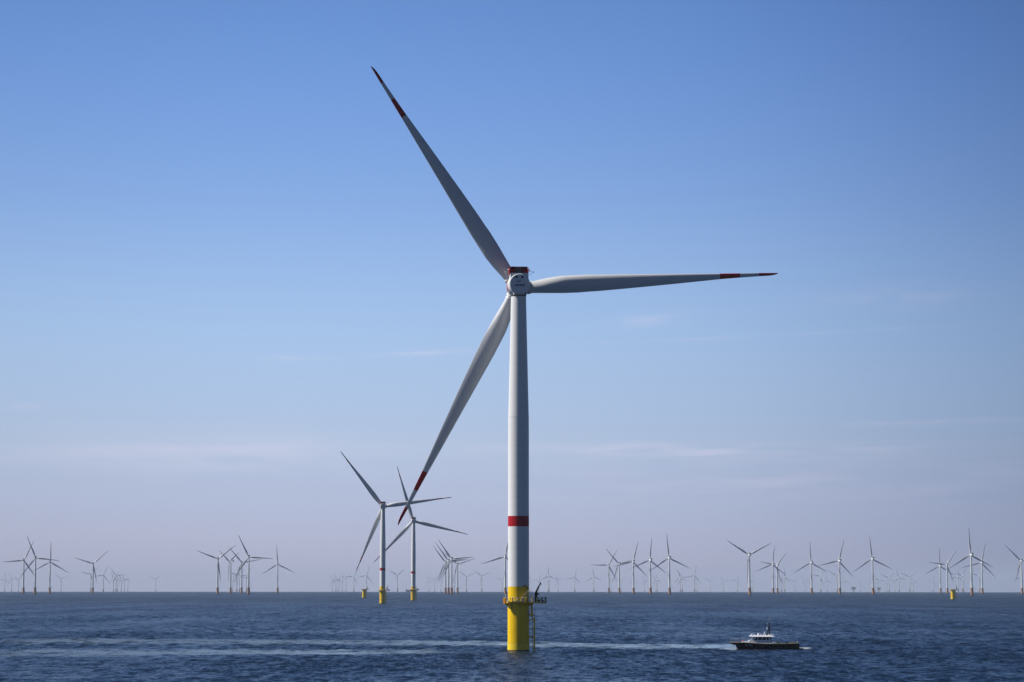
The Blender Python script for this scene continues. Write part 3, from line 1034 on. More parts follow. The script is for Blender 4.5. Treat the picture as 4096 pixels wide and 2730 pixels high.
def nacelle_parts(root, yaw, writing=True):
    """direct-drive nacelle; local y points from the round rear plate towards the rotor"""
    NM = Matrix.Translation((0, 0, 106.05)) @ Matrix.Rotation(yaw, 4, 'Z')
    P = []
    mb = MB()
    mb.lathe([(2.72, -4.42), (2.93, -4.30), (3.0, -4.1), (3.02, -0.9), (3.02, -0.2)], M_WHITE, n=72, axis='Y', capt=True)
    # rear plate is flat at the foot, belly fairing under it
    mb.prism([(-1.95, -2.0), (1.95, -2.0), (1.55, -3.02), (-1.55, -3.02)], -4.15, 1.6, M_WHITE, axis='Y')
    mb.box((0, -4.2, -2.86), (1.5, 0.14, 0.14), M_BLACK)
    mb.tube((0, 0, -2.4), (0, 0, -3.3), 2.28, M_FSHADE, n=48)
    # housing above
    mb.prism([(-2.58, 0.4), (2.58, 0.4), (2.62, 2.0), (2.62, 3.16), (-2.62, 3.16), (-2.62, 2.0)], -4.0, 2.0, M_WHITE, axis='Y')
    nac = mb.build('nacelle', root)
    P.append((nac, NM))
    sub = []
    # generator ring with red marking on its left flank
    mb = MB()

    def gm(k, deg):
        if k in (1, 2) and 142 < deg < 210:
            return M_RED
        return None
    mb.lathe([(3.05, -0.2), (3.32, 0.05), (3.36, 0.5), (3.36, 2.9), (3.28, 3.1), (3.28, 3.2), (3.36, 3.3), (3.36, 3.6), (3.1, 3.9)], M_WHITE, n=90, axis='Y', matfn=gm)
    g = mb.build('generator_ring', nac)
    # windows, seam
    for x in (-0.89, 0.80):
        mb = MB()
        mb.box((x, -4.43, 1.92), (0.86, 0.03, 0.86), M_WHITE)
        mb.box((x, -4.45, 1.92), (0.62, 0.03, 0.62), M_GLASSD)
        mb.build('window', nac)
    mb = MB()
    mb.box((0, -4.425, -0.98), (5.0, 0.015, 0.03), M_STEEL)
    mb.build('panel_seam', nac)
    if writing:
        Mt = Matrix.Translation((0.0, -4.44, -0.42)) @ Matrix.Rotation(math.pi / 2, 4, 'X')
        text_mesh('lettering', 'rentel', 1.25, M_NAVY, nac, Mt, depth=0.012, bold=0.03, width=2.85)
        mb = MB()
        c = Vector((-0.42, -4.445, 0.62))
        for ang, ln, wd, mt in ((118, 0.50, 0.17, M_LBLUE), (232, 0.62, 0.2, M_LBLUE), (-6, 0.66, 0.19, M_LBLUE)):
            d = Vector((math.cos(R_(ang)), 0, math.sin(R_(ang))))
            q = Vector((-d.z, 0, d.x))
            pts = [c - q * wd * 0.25, c + d * ln * 0.5 - q * wd * 0.5, c + d * ln - q * wd * 0.35, c + d * ln + q * wd * 0.35, c + d * ln * 0.5 + q * wd * 0.5, c + q * wd * 0.25]
            pts2 = [p + Vector((0, -0.02, 0)) for p in pts]
            k = len(pts)
            mb.add(pts + pts2, [(i, (i + 1) % k, k + (i + 1) % k, k + i) for i in range(k)] + [tuple(range(k)), tuple(range(k, 2 * k))[::-1]], mt)
        for (x, z, ang, ln, mt) in ((-0.12, 0.82, 25, 0.28, M_NAVY), (0.30, 0.83, -8, 0.24, M_LGREEN), (0.22, 0.96, 110, 0.16, M_LGREEN)):
            mb.box((x, -4.45, z), (ln, 0.02, 0.09), mt, Matrix.Rotation(-R_(ang), 3, 'Y'))
        mb.build('emblem', nac)
    # red hoist deck on the roof
    mb = MB()
    t = 0.07
    mb.box((-0.2, -3.95, 4.1), (5.1, t, 1.85), M_DECKRED)
    mb.box((-2.86, -0.9, 4.1), (t, 6.1, 1.85), M_DECKRED)
    mb.prism([(-4.0, 2.3), (-1.5, 3.17), (-4.0, 3.17)], -2.70, -2.66, M_DECKRED, axis='Z') if False else None
    mb.box((2.62, -0.9, 4.0), (t, 6.1, 1.55), M_DECKRED)
    mb.box((-0.1, 2.15, 4.0), (5.5, t, 1.7), M_DECKRED)
    mb.box((-0.12, -0.9, 3.2), (5.55, 6.2, 0.07), M_DECKRED)
    for x in (-2.2, -1.4, 1.1, 1.9, 2.5):
        mb.box((x, -3.99, 4.1), (0.05, 0.05, 1.85), M_DECKRED)
    for z in (3.5, 4.0, 4.5):
        mb.box((2.48, -3.98, z), (0.35, 0.06, 0.07), M_PIPE)
    mb.build('hoist_deck', nac)
    mb = MB()
    mb.box((-0.32, -4.0, 3.72), (1.95, 0.04, 1.08), M_PANEL)
    for x in (-0.8, 0.16):
        mb.lathe([(0.42, -4.08), (0.46, -4.04), (0.46, -4.0)], M_FSHADE, n=20, axis='Y', center=(x, 0, 3.72))
        for a in range(0, 180, 45):
            mb.box((x, -4.1, 3.72), (0.88, 0.02, 0.035), M_PANEL, Matrix.Rotation(R_(a + 10), 3, 'Y'))
    for a, bb in (((-1.2, 4.3), (-0.85, 4.95)), ((-0.8, 4.95), (-0.4, 4.3)), ((-0.25, 4.3), (0.15, 4.95)), ((0.2, 4.95), (0.55, 4.3))):
        mb.tube((a[0], -4.03, a[1]), (bb[0], -4.03, bb[1]), 0.03, M_PIPE, n=6)
    mb.build('cooler', nac)
    # outrigger booms with instruments
    for s in (-1, 1):
        mb = MB()
        xe = 2.75 * s
        mb.tube((xe, -3.2, 3.72), (xe + 1.65 * s, -3.2, 3.52), 0.07, M_PIPE)
        mb.tube((xe * 0.98, -3.2, 2.55), (xe + 1.6 * s, -3.2, 3.5), 0.045, M_PIPE)
        mb.tube((xe + 1.25 * s, -3.2, 3.55), (xe + 1.25 * s, -3.2, 3.95), 0.03, M_PIPE)
        mb.tube((xe, -2.6, 4.2), (xe + 0.5 * s, -2.6, 4.2), 0.16, M_PIPE)
        mb.tube((xe + 0.45 * s, -2.6, 4.1), (xe + 0.6 * s, -2.6, 4.5), 0.06, M_PIPE)
        mb.path([(xe + 1.6 * s, -3.2, 3.55), (xe + 1.9 * s, -3.2, 4.0), (xe + 1.1 * s, -3.2, 4.05)], 0.012, M_STEEL, n=4)
        mb.build('instrument_boom', nac)
    nac.matrix_local = NM
    # hub with three blade sockets
    mb = MB()
    prof = [(2.9, -2.6), (3.0, -2.2), (3.05, 0.0), (2.9, 1.2), (2.4, 2.3), (1.5, 3.0), (0.5, 3.3), (0.05, 3.35)]
    mb.lathe(prof, M_WHITE, n=48, axis='Y')
    hub = mb.build('hub', root)
    return nac, hub


def socket_mesh():
    mb = MB()
    mb.lathe([(1.98, 1.5), (1.98, 3.75), (1.92, 3.85), (1.86, 3.86)], M_WHITE, n=48, axis='X')
    mb.lathe([(1.99, 3.3), (2.03, 3.32), (2.03, 3.42), (1.99, 3.44)], M_FSHADE, n=48, axis='X')
    o = mb.build('blade_socket', None)
    return o


def big_turbine(px, D, yaw, theta, label, crane_turn=0.0, proto=None, tilt=0.0, bs=1.0):
    root = empty('wind_turbine', place(px, D))
    tag(root, label, 'wind turbine', 'white turbines with red bands on yellow foundations')
    mats = rotor_mats((0, 6.5, 106.1), yaw, theta, tilt)
    if proto is None:
        rec = {'root': root}
        rec['f'] = foundation_parts(root, crane_turn)
        stair_parts(root)
        tower_part(root)
        nac, hub = nacelle_parts(root, yaw)
        hub.matrix_local = mats[0]
        for k in range(3):
            b = bpy.data.objects.new('blade', ME_BIGBLADE)
            col.objects.link(b)
            b.parent = root
            b.matrix_local = mats[k + 1] @ Matrix.Scale(bs, 4)
            s = SOCK if k == 0 else dupe(SOCK)
            s.parent = hub
            s.matrix_local = Matrix.Rotation(-(theta + R_(120) * k), 4, 'Y')
        return root
    kb = 0
    for ch in list(proto.children):
        c = ch.copy()
        col.objects.link(c)
        c.parent = root
        nm = ch.name.split('.')[0]
        if nm == 'blade':
            c.matrix_local = mats[kb + 1] @ Matrix.Scale(bs, 4)
            kb += 1
        elif nm == 'hub':
            c.matrix_local = mats[0]
        elif nm == 'nacelle':
            c.matrix_local = Matrix.Translation((0, 0, 106.05)) @ Matrix.Rotation(yaw, 4, 'Z')
        elif nm == 'crane':
            c.rotation_euler = (0, 0, crane_turn)
        ks = 0
        for g in ch.children:
            d = g.copy()
            col.objects.link(d)
            d.parent = c
            if nm == 'hub':
                d.matrix_local = Matrix.Rotation(-(theta + R_(120) * ks), 4, 'Y')
                ks += 1
    return root


SOCK = socket_mesh()
MAIN_D = 670.0
main_t = big_turbine(2074.5, MAIN_D, R_(3.8), R_(3.85), 'huge white turbine in the foreground on a yellow foundation, red band round its tower', tilt=R_(6), bs=1.018)
r1 = big_turbine(1530.5, 2545.0, R_(4.5), R_(7.98), 'smaller red-banded turbine, left and taller of the pair behind the huge one, blade pointing right', R_(20), main_t)
r2 = big_turbine(1653.5, 3110.0, R_(7.5), R_(-13.2), 'smaller red-banded turbine, right and farther of the pair behind the huge one', R_(75), main_t)


def bare_foundation(px, D, label, scale=1.0, turn=0.0):
    root = empty('bare_foundation', place(px, D), turn)
    root.scale = (scale,) * 3
    tag(root, label, 'turbine foundation', 'yellow foundations still without a tower')
    for ch in list(main_t.children):
        nm = ch.name.split('.')[0]
        if nm in ('transition_piece', 'deck', 'railing', 'post', 'cabinet', 'boat_landing', 'ladder', 'crane'):
            c = ch.copy()
            col.objects.link(c)
            c.parent = root
            if nm == 'crane':
                c.rotation_euler = (0, 0, R_(10))
            for g in ch.children:
                d = g.copy()
                col.objects.link(d)
                d.parent = c
    mb = MB()
    mb.lathe([(3.3, DECK), (3.3, DECK + 0.5), (2.6, DECK + 0.8), (0.1, DECK + 1.0)], M_COVER, n=32)
    mb.build('cover', root)
    return root


bare_foundation(1456.8, 3870.0, 'yellow foundation without a tower, left of the two red-banded background turbines')
bare_foundation(3812.0, 3560.0, 'yellow foundation without a tower near the right edge of the photo', 1.04, R_(-6))

# ------------------------------------------------------------------ the wind farm behind
HN = 88.0


def small_proto():
    P = {}
    mb = MB()
    mb.lathe([(2.75, -4, M_GROWTH), (2.75, 1.6, M_GROWTH), (2.76, 2.6, M_OCHRE), (2.62, 3.0, M_OCHRE), (2.62, 16.4, M_OCHRE), (2.75, 16.5, M_OCHRE), (2.75, 16.9, M_OCHRE), (2.3, 16.95, M_OCHRE)], M_OCHRE, n=28, capb=False)
    P['foundation'] = mb.build('foundation')
    mb = MB()
    mb.lathe([(3.6, 16.6), (3.75, 16.7), (3.75, 17.0), (3.6, 17.05)], M_OCHRE, n=24)
    for k in range(12):
        a = R_(k * 30)
        mb.tube((3.65 * math.cos(a), 3.65 * math.sin(a), 17), (3.65 * math.cos(a), 3.65 * math.sin(a), 18.1), 0.07, M_STEEL, n=4)
    mb.tube((3, 0, 16.6), (6.8, -0.4, 17.3), 0.22, M_OCHRE, n=6)
    mb.tube((5.4, -0.3, 17), (5.4, -0.3, 19.4), 0.2, M_STEEL, n=6)
    mb.tube((5.4, -0.3, 19.0), (6.9, -0.3, 20.8), 0.16, M_STEEL, n=6)
    mb.tube((5.4, -0.3, 18.6), (4.6, -0.3, 20.2), 0.13, M_STEEL, n=6)
    P['platform'] = mb.build('platform')
    mb = MB()
    for y in (-1.0, 1.0):
        mb.path([(2.4, y, 15.8), (2.9, y, 14.5), (3.35, y, 8), (3.35, y, -3)], 0.34, M_OCHRE, n=8)
        for z in (11, 6.5, 2.5):
            mb.tube((2.3, y, z), (3.35, y, z), 0.2, M_OCHRE, n=6)
    mb.path([(2.9, 0, 15.5), (3.0, 0, -2)], 0.2, M_OCHRE, n=6)
    P['boat_landing'] = mb.build('boat_landing')
    mb = MB()
    prof = [(2.15, 16.95, M_WHITE), (2.12, 30.0, M_WHITE), (2.02, 45.0, M_WHITE), (1.85, 60.0, M_WHITE), (1.62, 75.0, M_WHITE), (1.45, 85.9, M_WHITE)]
    mb.lathe(prof, M_WHITE, n=32, capb=False)
    P['tower'] = mb.build('tower')
    # geared nacelle with the cooler standing on its rear; y towards the rotor, origin on the rotor axis above the tower
    mb = MB()
    prof = [(-9.2, -0.5), (-8.6, -1.9), (2.5, -2.05), (3.4, -1.5), (3.6, 1.2), (2.8, 1.95), (-8.4, 1.95), (-9.2, 1.5)]
    vs = [(-1.95, y, z) for y, z in prof] + [(1.95, y, z) for y, z in prof]
    n = len(prof)
    mb.add(vs, [(i, (i + 1) % n, n + (i + 1) % n, n + i) for i in range(n)] + [tuple(range(n)), tuple(range(n, 2 * n))[::-1]], M_WHITE)
    P['nacelle'] = mb.build('nacelle')
    mb = MB()
    mb.box((0, -7.4, 3.05), (4.9, 1.3, 2.1), M_FSHADE)
    mb.box((0, -7.4, 4.16), (5.0, 1.4, 0.1), M_FSHADE)
    P['cooler'] = mb.build('cooler', P['nacelle'])
    mb = MB()
    mb.lathe([(1.5, -1.6), (1.75, -1.0), (1.8, 0.6), (1.5, 1.7), (0.8, 2.5), (0.05, 2.8)], M_WHITE, n=24, axis='Y')
    P['hub'] = mb.build('hub')
    return P


SP = small_proto()
HUBY = 5.4
first_used = {'small': False}


def small_turbine(px, yh, theta, rel, label, group, lean_fix=True, rs=1.0, detail=True, jacket=False):
    D = dist_from_hub(px, yh, HN)
    az = azimuth(px)
    loc = place(px, D)
    yaw = -rel          # rel < 0: rotor swung to the left as seen from the camera
    root = empty('wind_turbine', loc, -az)
    tag(root, label, 'wind turbine', group)
    mats = rotor_mats((0, HUBY, HN), R_(yaw), R_(theta))
    new = not first_used['small']
    for nm in ('foundation', 'tower', 'platform', 'boat_landing'):
        if nm == 'boat_landing' and not detail:
            continue
        o = SP[nm] if new else dupe(SP[nm])
        o.parent = root
        if nm == 'platform' or nm == 'boat_landing':
            o.rotation_euler = (0, 0, R_(random.uniform(-25, 15)))
    nac = SP['nacelle'] if new else dupe(SP['nacelle'])
    nac.parent = root
    nac.matrix_local = Matrix.Translation((0, 0, HN)) @ Matrix.Rotation(R_(yaw), 4, 'Z')
    cl = SP['cooler'] if new else dupe(SP['cooler'])
    cl.parent = nac
    hub = SP['hub'] if new else dupe(SP['hub'])
    hub.parent = root
    hub.matrix_local = mats[0]
    for k in range(3):
        b = bpy.data.objects.new('blade', ME_SMALLBLADE)
        col.objects.link(b)
        b.parent = root
        b.matrix_local = mats[k + 1] @ Matrix.Scale(rs, 4)
    first_used['small'] = True
    if jacket:
        mb = MB()
        for sx in (-1, 1):
            for sy in (-1, 1):
                mb.tube((3.0 * sx, 3.0 * sy, 20), (8.5 * sx, 8.5 * sy, -4), 0.7, M_OCHRE, n=8)
        for z, q in ((15, 4.2), (8, 5.8), (2, 7.2)):
            mb.path([(-q, -q, z), (q, -q, z), (q, q, z), (-q, q, z), (-q, -q, z)], 0.35, M_OCHRE, n=6)
        mb.box((0, 0, 20.5), (9, 9, 1.2), M_OCHRE)
        mb.build('jacket', root)
    return root, D


# photo x of the tower, photo row of the hub, blade angle, yaw seen from the camera
NEAR = [(93.5, 2246.9, 65, 3), (140, 2236.5, 113, 1), (198.8, 2252.7, 89, 2), (371, 2259.8, 42, 0), (870.3, 2240.3, 38.5, -3), (922.2, 2250.5, 28, -56),
        (966.3, 2254.4, 130, -2), (994.3, 2232, 116, -4), (1110.2, 2260.2, 93.5, -5), (1782.2, 2252.9, 126.5, -9), (1794.2, 2246.4, 125.5, -9),
        (1806.7, 2238.8, 125, -9), (1830.3, 2260.2, 137.5, -11), (2021.7, 2229.6, 77.5, -9), (2435.6, 2264.2, 59.5, -11), (2477.5, 2258, 132, -19),
        (2534.5, 2250, 74.5, -13), (2602.5, 2243.6, 83.5, -20), (2678.6, 2234.9, 94.5, -15), (2999.2, 2223.7, 27, -14), (3093.2, 2261.2, 82, -17),
        (3110.2, 2265.9, 47.5, -26), (3247.3, 2253.9, 91, -19), (3360, 2247.3, 73.5, -22), (3492.4, 2240.1, 94.5, -19), (3763, 2267.9, 89, -19),
        (3790, 2263.1, 53, -14), (3888, 2224.8, 92, -20), (3929.8, 2255.4, 75, -18), (4088.5, 2248.7, 135, -16)]
MID = [(363, 2301.2, 46, 0, 1), (413.5, 2304, 68, 0, 1), (464, 2306.8, 127, -2, 1), (947, 2303.3, 37, -12, 1), (958, 2308.3, 103, -12, 1), (985.6, 2305.8, 60, -12, 1),
       (1415.5, 2309.7, 59, -12, 1), (1466.5, 2305, 71, -8, 1), (1590, 2303.2, 33, -30, 1), (1866.5, 2310, 24, -6, 1), (1927.5, 2306.9, 24.5, -14, 1),
       (2195.6, 2305, 91.5, -14, 1), (2299.3, 2311.9, 74, -6, 1), (2375.5, 2308.8, 94.5, -14, 1), (2721.5, 2314.6, 100, -25, 1), (2728.6, 2312.2, 124, -18, 1),
       (2778.5, 2305, 73.5, -12, 1), (3127, 2314.6, 46.5, -18, 1), (3139.3, 2311.8, 87, -25, 1), (3283.8, 2308.2, 50, -18, 1), (3349, 2306.7, 29.5, -18, 1),
       (3500, 2317.1, 101, -20, 1), (3557, 2315.2, 36, -24, 1), (3597, 2314, 107, -26, 1), (3639.5, 2311.4, 34, -14, 1), (3833, 2310, 78, -18, 1),
       (3852.5, 2305.2, 48, -48, 2), (3918.3, 2307.1, 43, -28, 1), (4087, 2316.0, 68, -18, 1)]
FAR = [(19, 2317.9, 78, -30), (46.5, 2319, 113, -8), (74.5, 2320, 34, -42), (244.5, 2318.2, 24, -6), (454.6, 2316, 110, -32), (470.6, 2317, 93, -40),
       (485.5, 2319.9, 120, -8), (498, 2320.6, 123, -6), (511.5, 2321.3, 78, -40), (623, 2320.1, 38, -24), (931.5, 2317, 66, -30), (1329.5, 2323.1, 107, -38),
       (1342.5, 2322, 107, -35), (1348, 2321.8, 105, -35), (1356, 2320.7, 60, -35), (1369, 2319, 63, -32), (1384.3, 2317.4, 38, -30), (1716, 2324.4, 107, -35),
       (1739, 2322.4, 35, -26), (1764, 2321.6, 88, -35), (1818, 2318.4, 48, -20), (2008.2, 2322, 40, -22), (2120, 2323.8, 83, -42), (2155.3, 2322.6, 63, -30),
       (2192.5, 2321.9, 103, -40), (2232.6, 2319.9, 128, -42), (2444.5, 2325.4, 30, -60), (2487.3, 2325.2, 33, -30), (2535, 2323, 90, -35), (2579, 2324.4, 117, -38),
       (2624.5, 2324, 116, -30), (2629.6, 2321.3, 94, -42), (2788.3, 2326.5, 37, -34), (2840.5, 2326.2, 38, -32), (2893.5, 2325.4, 120, -24), (2950.6, 2323.3, 68, -30),
       (3011.5, 2322.2, 80, -42), (3120.5, 2328, 21, -30), (3180.4, 2326.8, 36, -34), (3220.8, 2327.2, 121, -32), (3243.5, 2325.8, 21, -34), (3309, 2325, 97, -36),
       (3378, 2325, 102, -36), (3442, 2328, 50, -62), (3509.5, 2328, 84, -42), (3547, 2327.7, 54, -30), (3580, 2327.7, 38, -28), (3653.6, 2327.3, 107, -36), (3732.7, 2325.3, 69, -30)]

ORD = ['first', 'second', 'third', 'fourth', 'fifth', 'sixth', 'seventh', 'eighth', 'ninth', 'tenth', 'eleventh', 'twelfth']


def posture(theta):
    th = theta % 120
    if 84 <= th <= 97:
        return 'one blade straight up'
    if 22 <= th <= 38:
        return 'one blade straight down'
    if 97 < th < 120 or th < 3:
        return 'blade leaning up left'
    if 60 <= th < 84:
        return 'blade leaning up right'
    return 'blades in a Y'


def labelled(rows, zones, text, group):
    rows = sorted(rows, key=lambda r: r[0])
    out = []
    for lo, hi, zname in zones:
        zz = [r for r in rows if lo <= r[0] < hi]
        for i, r in enumerate(zz):
            o = (ORD[i] + ' from left, ') if len(zz) > 1 else 'only one '
            out.append((r, '%s, %s, %s%s' % (text, posture(r[2]), o, zname)))
    return out


ZN = [(0, 300, 'at far left'), (300, 700, 'left of the left cluster'), (700, 1060, 'in the left cluster'), (1060, 1300, 'right of the left cluster'),
      (1300, 1900, 'left of the big tower'), (1900, 2200, 'touching the big tower'), (2200, 2900, 'right of the big tower'), (2900, 3160, 'above the boat'),
      (3160, 3600, 'right of the boat'), (3600, 4097, 'near the right edge')]
ZF = [(0, 300, 'at far left'), (300, 560, 'of the left edge cluster'), (560, 900, 'left of the left cluster'), (900, 1100, 'in the left cluster'),
      (1100, 1500, 'left of the paired red-banded ones'), (1500, 1660, 'between the paired red-banded ones'), (1660, 1850, 'behind the parallel-bladed cluster'),
      (1850, 2070, 'left beside the big tower'), (2070, 2400, 'right beside the big tower'), (2400, 2700, 'behind the right-centre row'), (2700, 2980, 'left of the boat'),
      (2980, 3300, 'above the boat'), (3300, 3600, 'right of the boat'), (3600, 4097, 'near the right edge')]
for (r, lab) in labelled(NEAR, ZN, 'orange-footed turbine', ''):
    small_turbine(r[0], r[1], r[2], r[3], lab, 'orange-footed turbines of the nearer background row')
for (r, lab) in labelled(MID, ZF, 'pale turbine', ''):
    small_turbine(r[0], r[1], r[2], r[3], lab, 'pale mid-sized turbines on the horizon', jacket=(r[4] == 2))
for (r, lab) in labelled(FAR, ZF, 'tiny faint turbine', ''):
    small_turbine(r[0], r[1], r[2], r[3], lab, 'tiny faint turbines on the horizon', detail=False, rs=0.88)


# ------------------------------------------------------------------ far substations and a ship
def substation(px, D, label, wide, tall):
    root = empty('offshore_substation', place(px, D), R_(12))
    tag(root, label, 'substation', 'grey offshore substations on the horizon')
    mb = MB()
    for sx in (-1, 1):
        for sy in (-1, 1):
            mb.tube((3.5 * sx, 3.5 * sy, 22), (4.5 * sx, 4.5 * sy, -30), 1.3, M_OCHRE, n=8)
    for z in (16, 8, 0):
        mb.path([(-4, -4, z), (4, -4, z), (4, 4, z), (-4, 4, z), (-4, -4, z)], 0.6, M_OCHRE, n=6)
    mb.build('jacket', root)
    mb = MB()
    w_ = wide
    mb.prism([(-w_ * 0.28, 20), (w_ * 0.26, 20), (w_ * 0.5, 27), (w_ * 0.5, 27 + tall * 0.55), (w_ * 0.36, 27 + tall * 0.58), (w_ * 0.34, 27 + tall * 0.85),
              (w_ * 0.1, 27 + tall * 0.8), (-w_ * 0.02, 27 + tall), (-w_ * 0.3, 27 + tall * 0.9), (-w_ * 0.46, 27 + tall), (-w_ * 0.42, 27 + tall * 0.5), (-w_ * 0.5, 27)], -10, 10, M_SUBST, axis='Y')
    mb.build('topside', root)
    mb = MB()
    mb.tube((w_ * 0.4, 0, 27 + tall * 0.5), (w_ * 0.55, 0, 27 + tall * 1.0), 0.8, M_SUBST, n=6)
    mb.tube((-w_ * 0.3, 0, 27 + tall * 0.9), (-w_ * 0.3, 0, 27 + tall * 1.3), 0.5, M_SUBST, n=6)
    mb.build('crane', root)
    return root


substation(3414.5, 17500, 'dark blocky substation on a slim jacket, the larger one on the horizon', 32, 14)
substation(3516, 18500, 'dark blocky substation on a slim jacket, right of the larger one', 27, 13)


def far_ship():
    D = 14500.0
    root = empty('cargo_ship', place(1648.0, D))
    tag(root, 'distant cargo ship with red stern and pale bow on the horizon', 'ship')
    L = 76.0
    mb = MB()
    top = [(-38, 8), (-30, 9.5), (20, 9.5), (38, 13)]
    mb.prism([(-38, -5), (30, -5), (38, 13), (24, 9.0), (-38, 9.0)], -7, 7, M_SHIPRED, axis='Y')
    mb.build('hull', root)
    mb = MB()
    mb.prism([(-30, 4.8), (28, 4.8), (27, 9.6), (-30, 9.6)], -7.3, 7.3, M_SHIPBLUE, axis='Y')
    for x in (-24, -12, 0, 12):
        mb.box((x, 0, 11.5), (10, 12, 4), M_SHIPBLUE)
    mb.build('cargo', root)
    mb = MB()
    mb.prism([(24, 9.2), (38.5, 9.2), (42, 16), (22, 13.5)], -6, 6, M_BWHITE, axis='Y')
    mb.build('bow', root)
    mb = MB()
    mb.box((-34, 0, 12), (7, 12, 7), M_SHIPRED)
    mb.tube((-32, 0, 15), (-32, 0, 20), 0.6, M_PIPE)
    mb.build('superstructure', root)
    return root


far_ship()


# ------------------------------------------------------------------ the boat
def build_boat():
    D = 690.0
    root = empty('work_boat', place(3066.0, D, 2590) + Vector((0, 0, 0.0)), R_(-2))
    root.scale = (1.05, 1.05, 1.05)
    root.rotation_euler = (0, 0, -azimuth(3066, 2590) + R_(3))
    tag(root, 'black-hulled work boat with white wheelhouse motoring left of centre right', 'boat')
    root['label'] = 'black-hulled work boat with white wheelhouse and dark mast, bow to the left'
    X0 = -10.3     # bow tip at local x = X0, stern to +x
    # hull loft: stations (x from bow, half beam at sheer, half beam at waterline, sheer z, keel z)
    st = [(0.0, 0.06, 0.02, 2.10, 1.75), (0.7, 0.55, 0.03, 2.08, 1.62), (1.6, 1.15, 0.05, 2.08, 1.35), (2.1, 1.45, 0.12, 2.08, 0.6), (2.6, 1.75, 0.35, 2.08, -0.5),
          (4.0, 2.25, 1.1, 2.05, -0.9), (6.0, 2.6, 1.9, 1.95, -1.1), (8.5, 2.75, 2.35, 1.80, -1.1), (11.7, 2.75, 2.45, 1.70, -1.1), (15, 2.7, 2.45, 1.74, -1.0), (19.4, 2.55, 2.35, 1.86, -0.9)]
    mb = MB()
    rings = []
    for x, bs, bw, zs, zk in st:
        ring = []
        zw = max(zk + 0.05, min(0.05, zs - 0.2))
        prof = [(0.0, zk), (bw * 0.8, (zk + zw) / 2), (bw, zw), (bw + (bs - bw) * 0.35, zw + (zs - zw) * 0.5), (bs, zs)]
        for y, z in prof:
            ring.append((x + X0, -y, z))
        for y, z in prof[::-1][:-1]:
            ring.append((x + X0, y, z))
        rings.append(ring)
    n = len(rings[0])
    for a, b2 in zip(rings[:-1], rings[1:]):
        mb.add(a + b2, [(i, i + 1, n + i + 1, n + i) for i in range(n - 1)], M_HULL, True)
    mb.add(rings[-1], [tuple(range(n))], M_HULL)
    mb.add(rings[0], [tuple(range(n))[::-1]], M_HULL)
    hull = mb.build('hull', root)
    # deck with pale rail cap
    mb = MB()
    for k in range(len(st) - 1):
        x, bs, _, zs, _ = st[k]
        x2, bs2, _, zs2, _ = st[k + 1]
        mb.add([(x + X0, -bs * 0.97, zs - 0.18), (x2 + X0, -bs2 * 0.97, zs2 - 0.18), (x2 + X0, bs2 * 0.97, zs2 - 0.18), (x + X0, bs * 0.97, zs - 0.18)], [(0, 1, 2, 3)], M_STEEL)
    mb.build('deck', root)
    mb = MB()
    cap = mat('boat_rail_cap', (0.34, 0.35, 0.24), 0.5)
    for s in (-1, 1):
        mb.path([(x + X0, s * bs, zs + 0.02) for x, bs, _, zs, _ in st], 0.055, cap, n=6)
    mb.build('rubbing_rail', root)
    mb = MB()
    for s in (-1, 1):
        mb.path([(x + X0, s * (bw + 0.03), 0.06) for x, bs, bw, zs, zk in st[4:]], 0.05, M_BWHITE, n=6)
    mb.build('waterline_stripe', root)
    mb = MB()
    mb.prism([(19.3 + X0, -2.3), (20.6 + X0, -2.1), (20.6 + X0, 2.1), (19.3 + X0, 2.3)], -0.1, 0.42, M_HULL)
    mb.build('swim_platform', root)
    # wheelhouse body (side profile extruded, tapered inwards to the roof)
    mb = MB()

    def tapered(prof, w0, w1, z0, z1, mt):
        def hw(z):
            t = (z - z0) / (z1 - z0)
            return w0 + (w1 - w0) * t
        lo = [(x + X0, -hw(z), z) for x, z in prof]
        hi = [(x + X0, hw(z), z) for x, z in prof]
        k = len(prof)
        mb.add(lo + hi, [(i, (i + 1) % k, k + (i + 1) % k, k + i) for i in range(k)] + [tuple(range(k))[::-1], tuple(range(k, 2 * k))], mt)
    tapered([(3.3, 1.85), (3.5, 2.25), (5.0, 2.42), (6.0, 2.55), (6.0, 1.85)], 1.45, 1.3, 1.85, 2.6, M_BWHITE)
    tapered([(5.2, 1.75), (5.4, 2.5), (6.75, 3.72), (11.2, 3.72), (11.75, 1.6)], 2.35, 1.95, 1.6, 3.72, M_BWHITE)
    house = mb.build('wheelhouse', root)
    # side windows (4 each side) and windscreen
    for s in (-1, 1):
        for q in ([(6.75, 2.80), (7.72, 2.80), (7.72, 3.5), (7.42, 3.5)], [(7.98, 2.80), (8.92, 2.80), (8.92, 3.5), (7.98, 3.5)],
                  [(9.18, 2.80), (10.1, 2.80), (10.1, 3.5), (9.18, 3.5)], [(10.3, 2.80), (10.95, 2.80), (10.8, 3.5), (10.3, 3.5)]):
            mb = MB()
            vs = []
            for off in (0.0, 0.03):
                for x, z in q:
                    y = (2.35 - 0.4 * (z - 1.6) / 2.12) + 0.0 + off
                    vs.append((x + X0, s * y, z))
            mb.add(vs, [(0, 1, 5, 4), (1, 2, 6, 5), (2, 3, 7, 6), (3, 0, 4, 7), (0, 1, 2, 3), (4, 5, 6, 7)], M_GLASSD)
            mb.build('window', house)
    mb = MB()
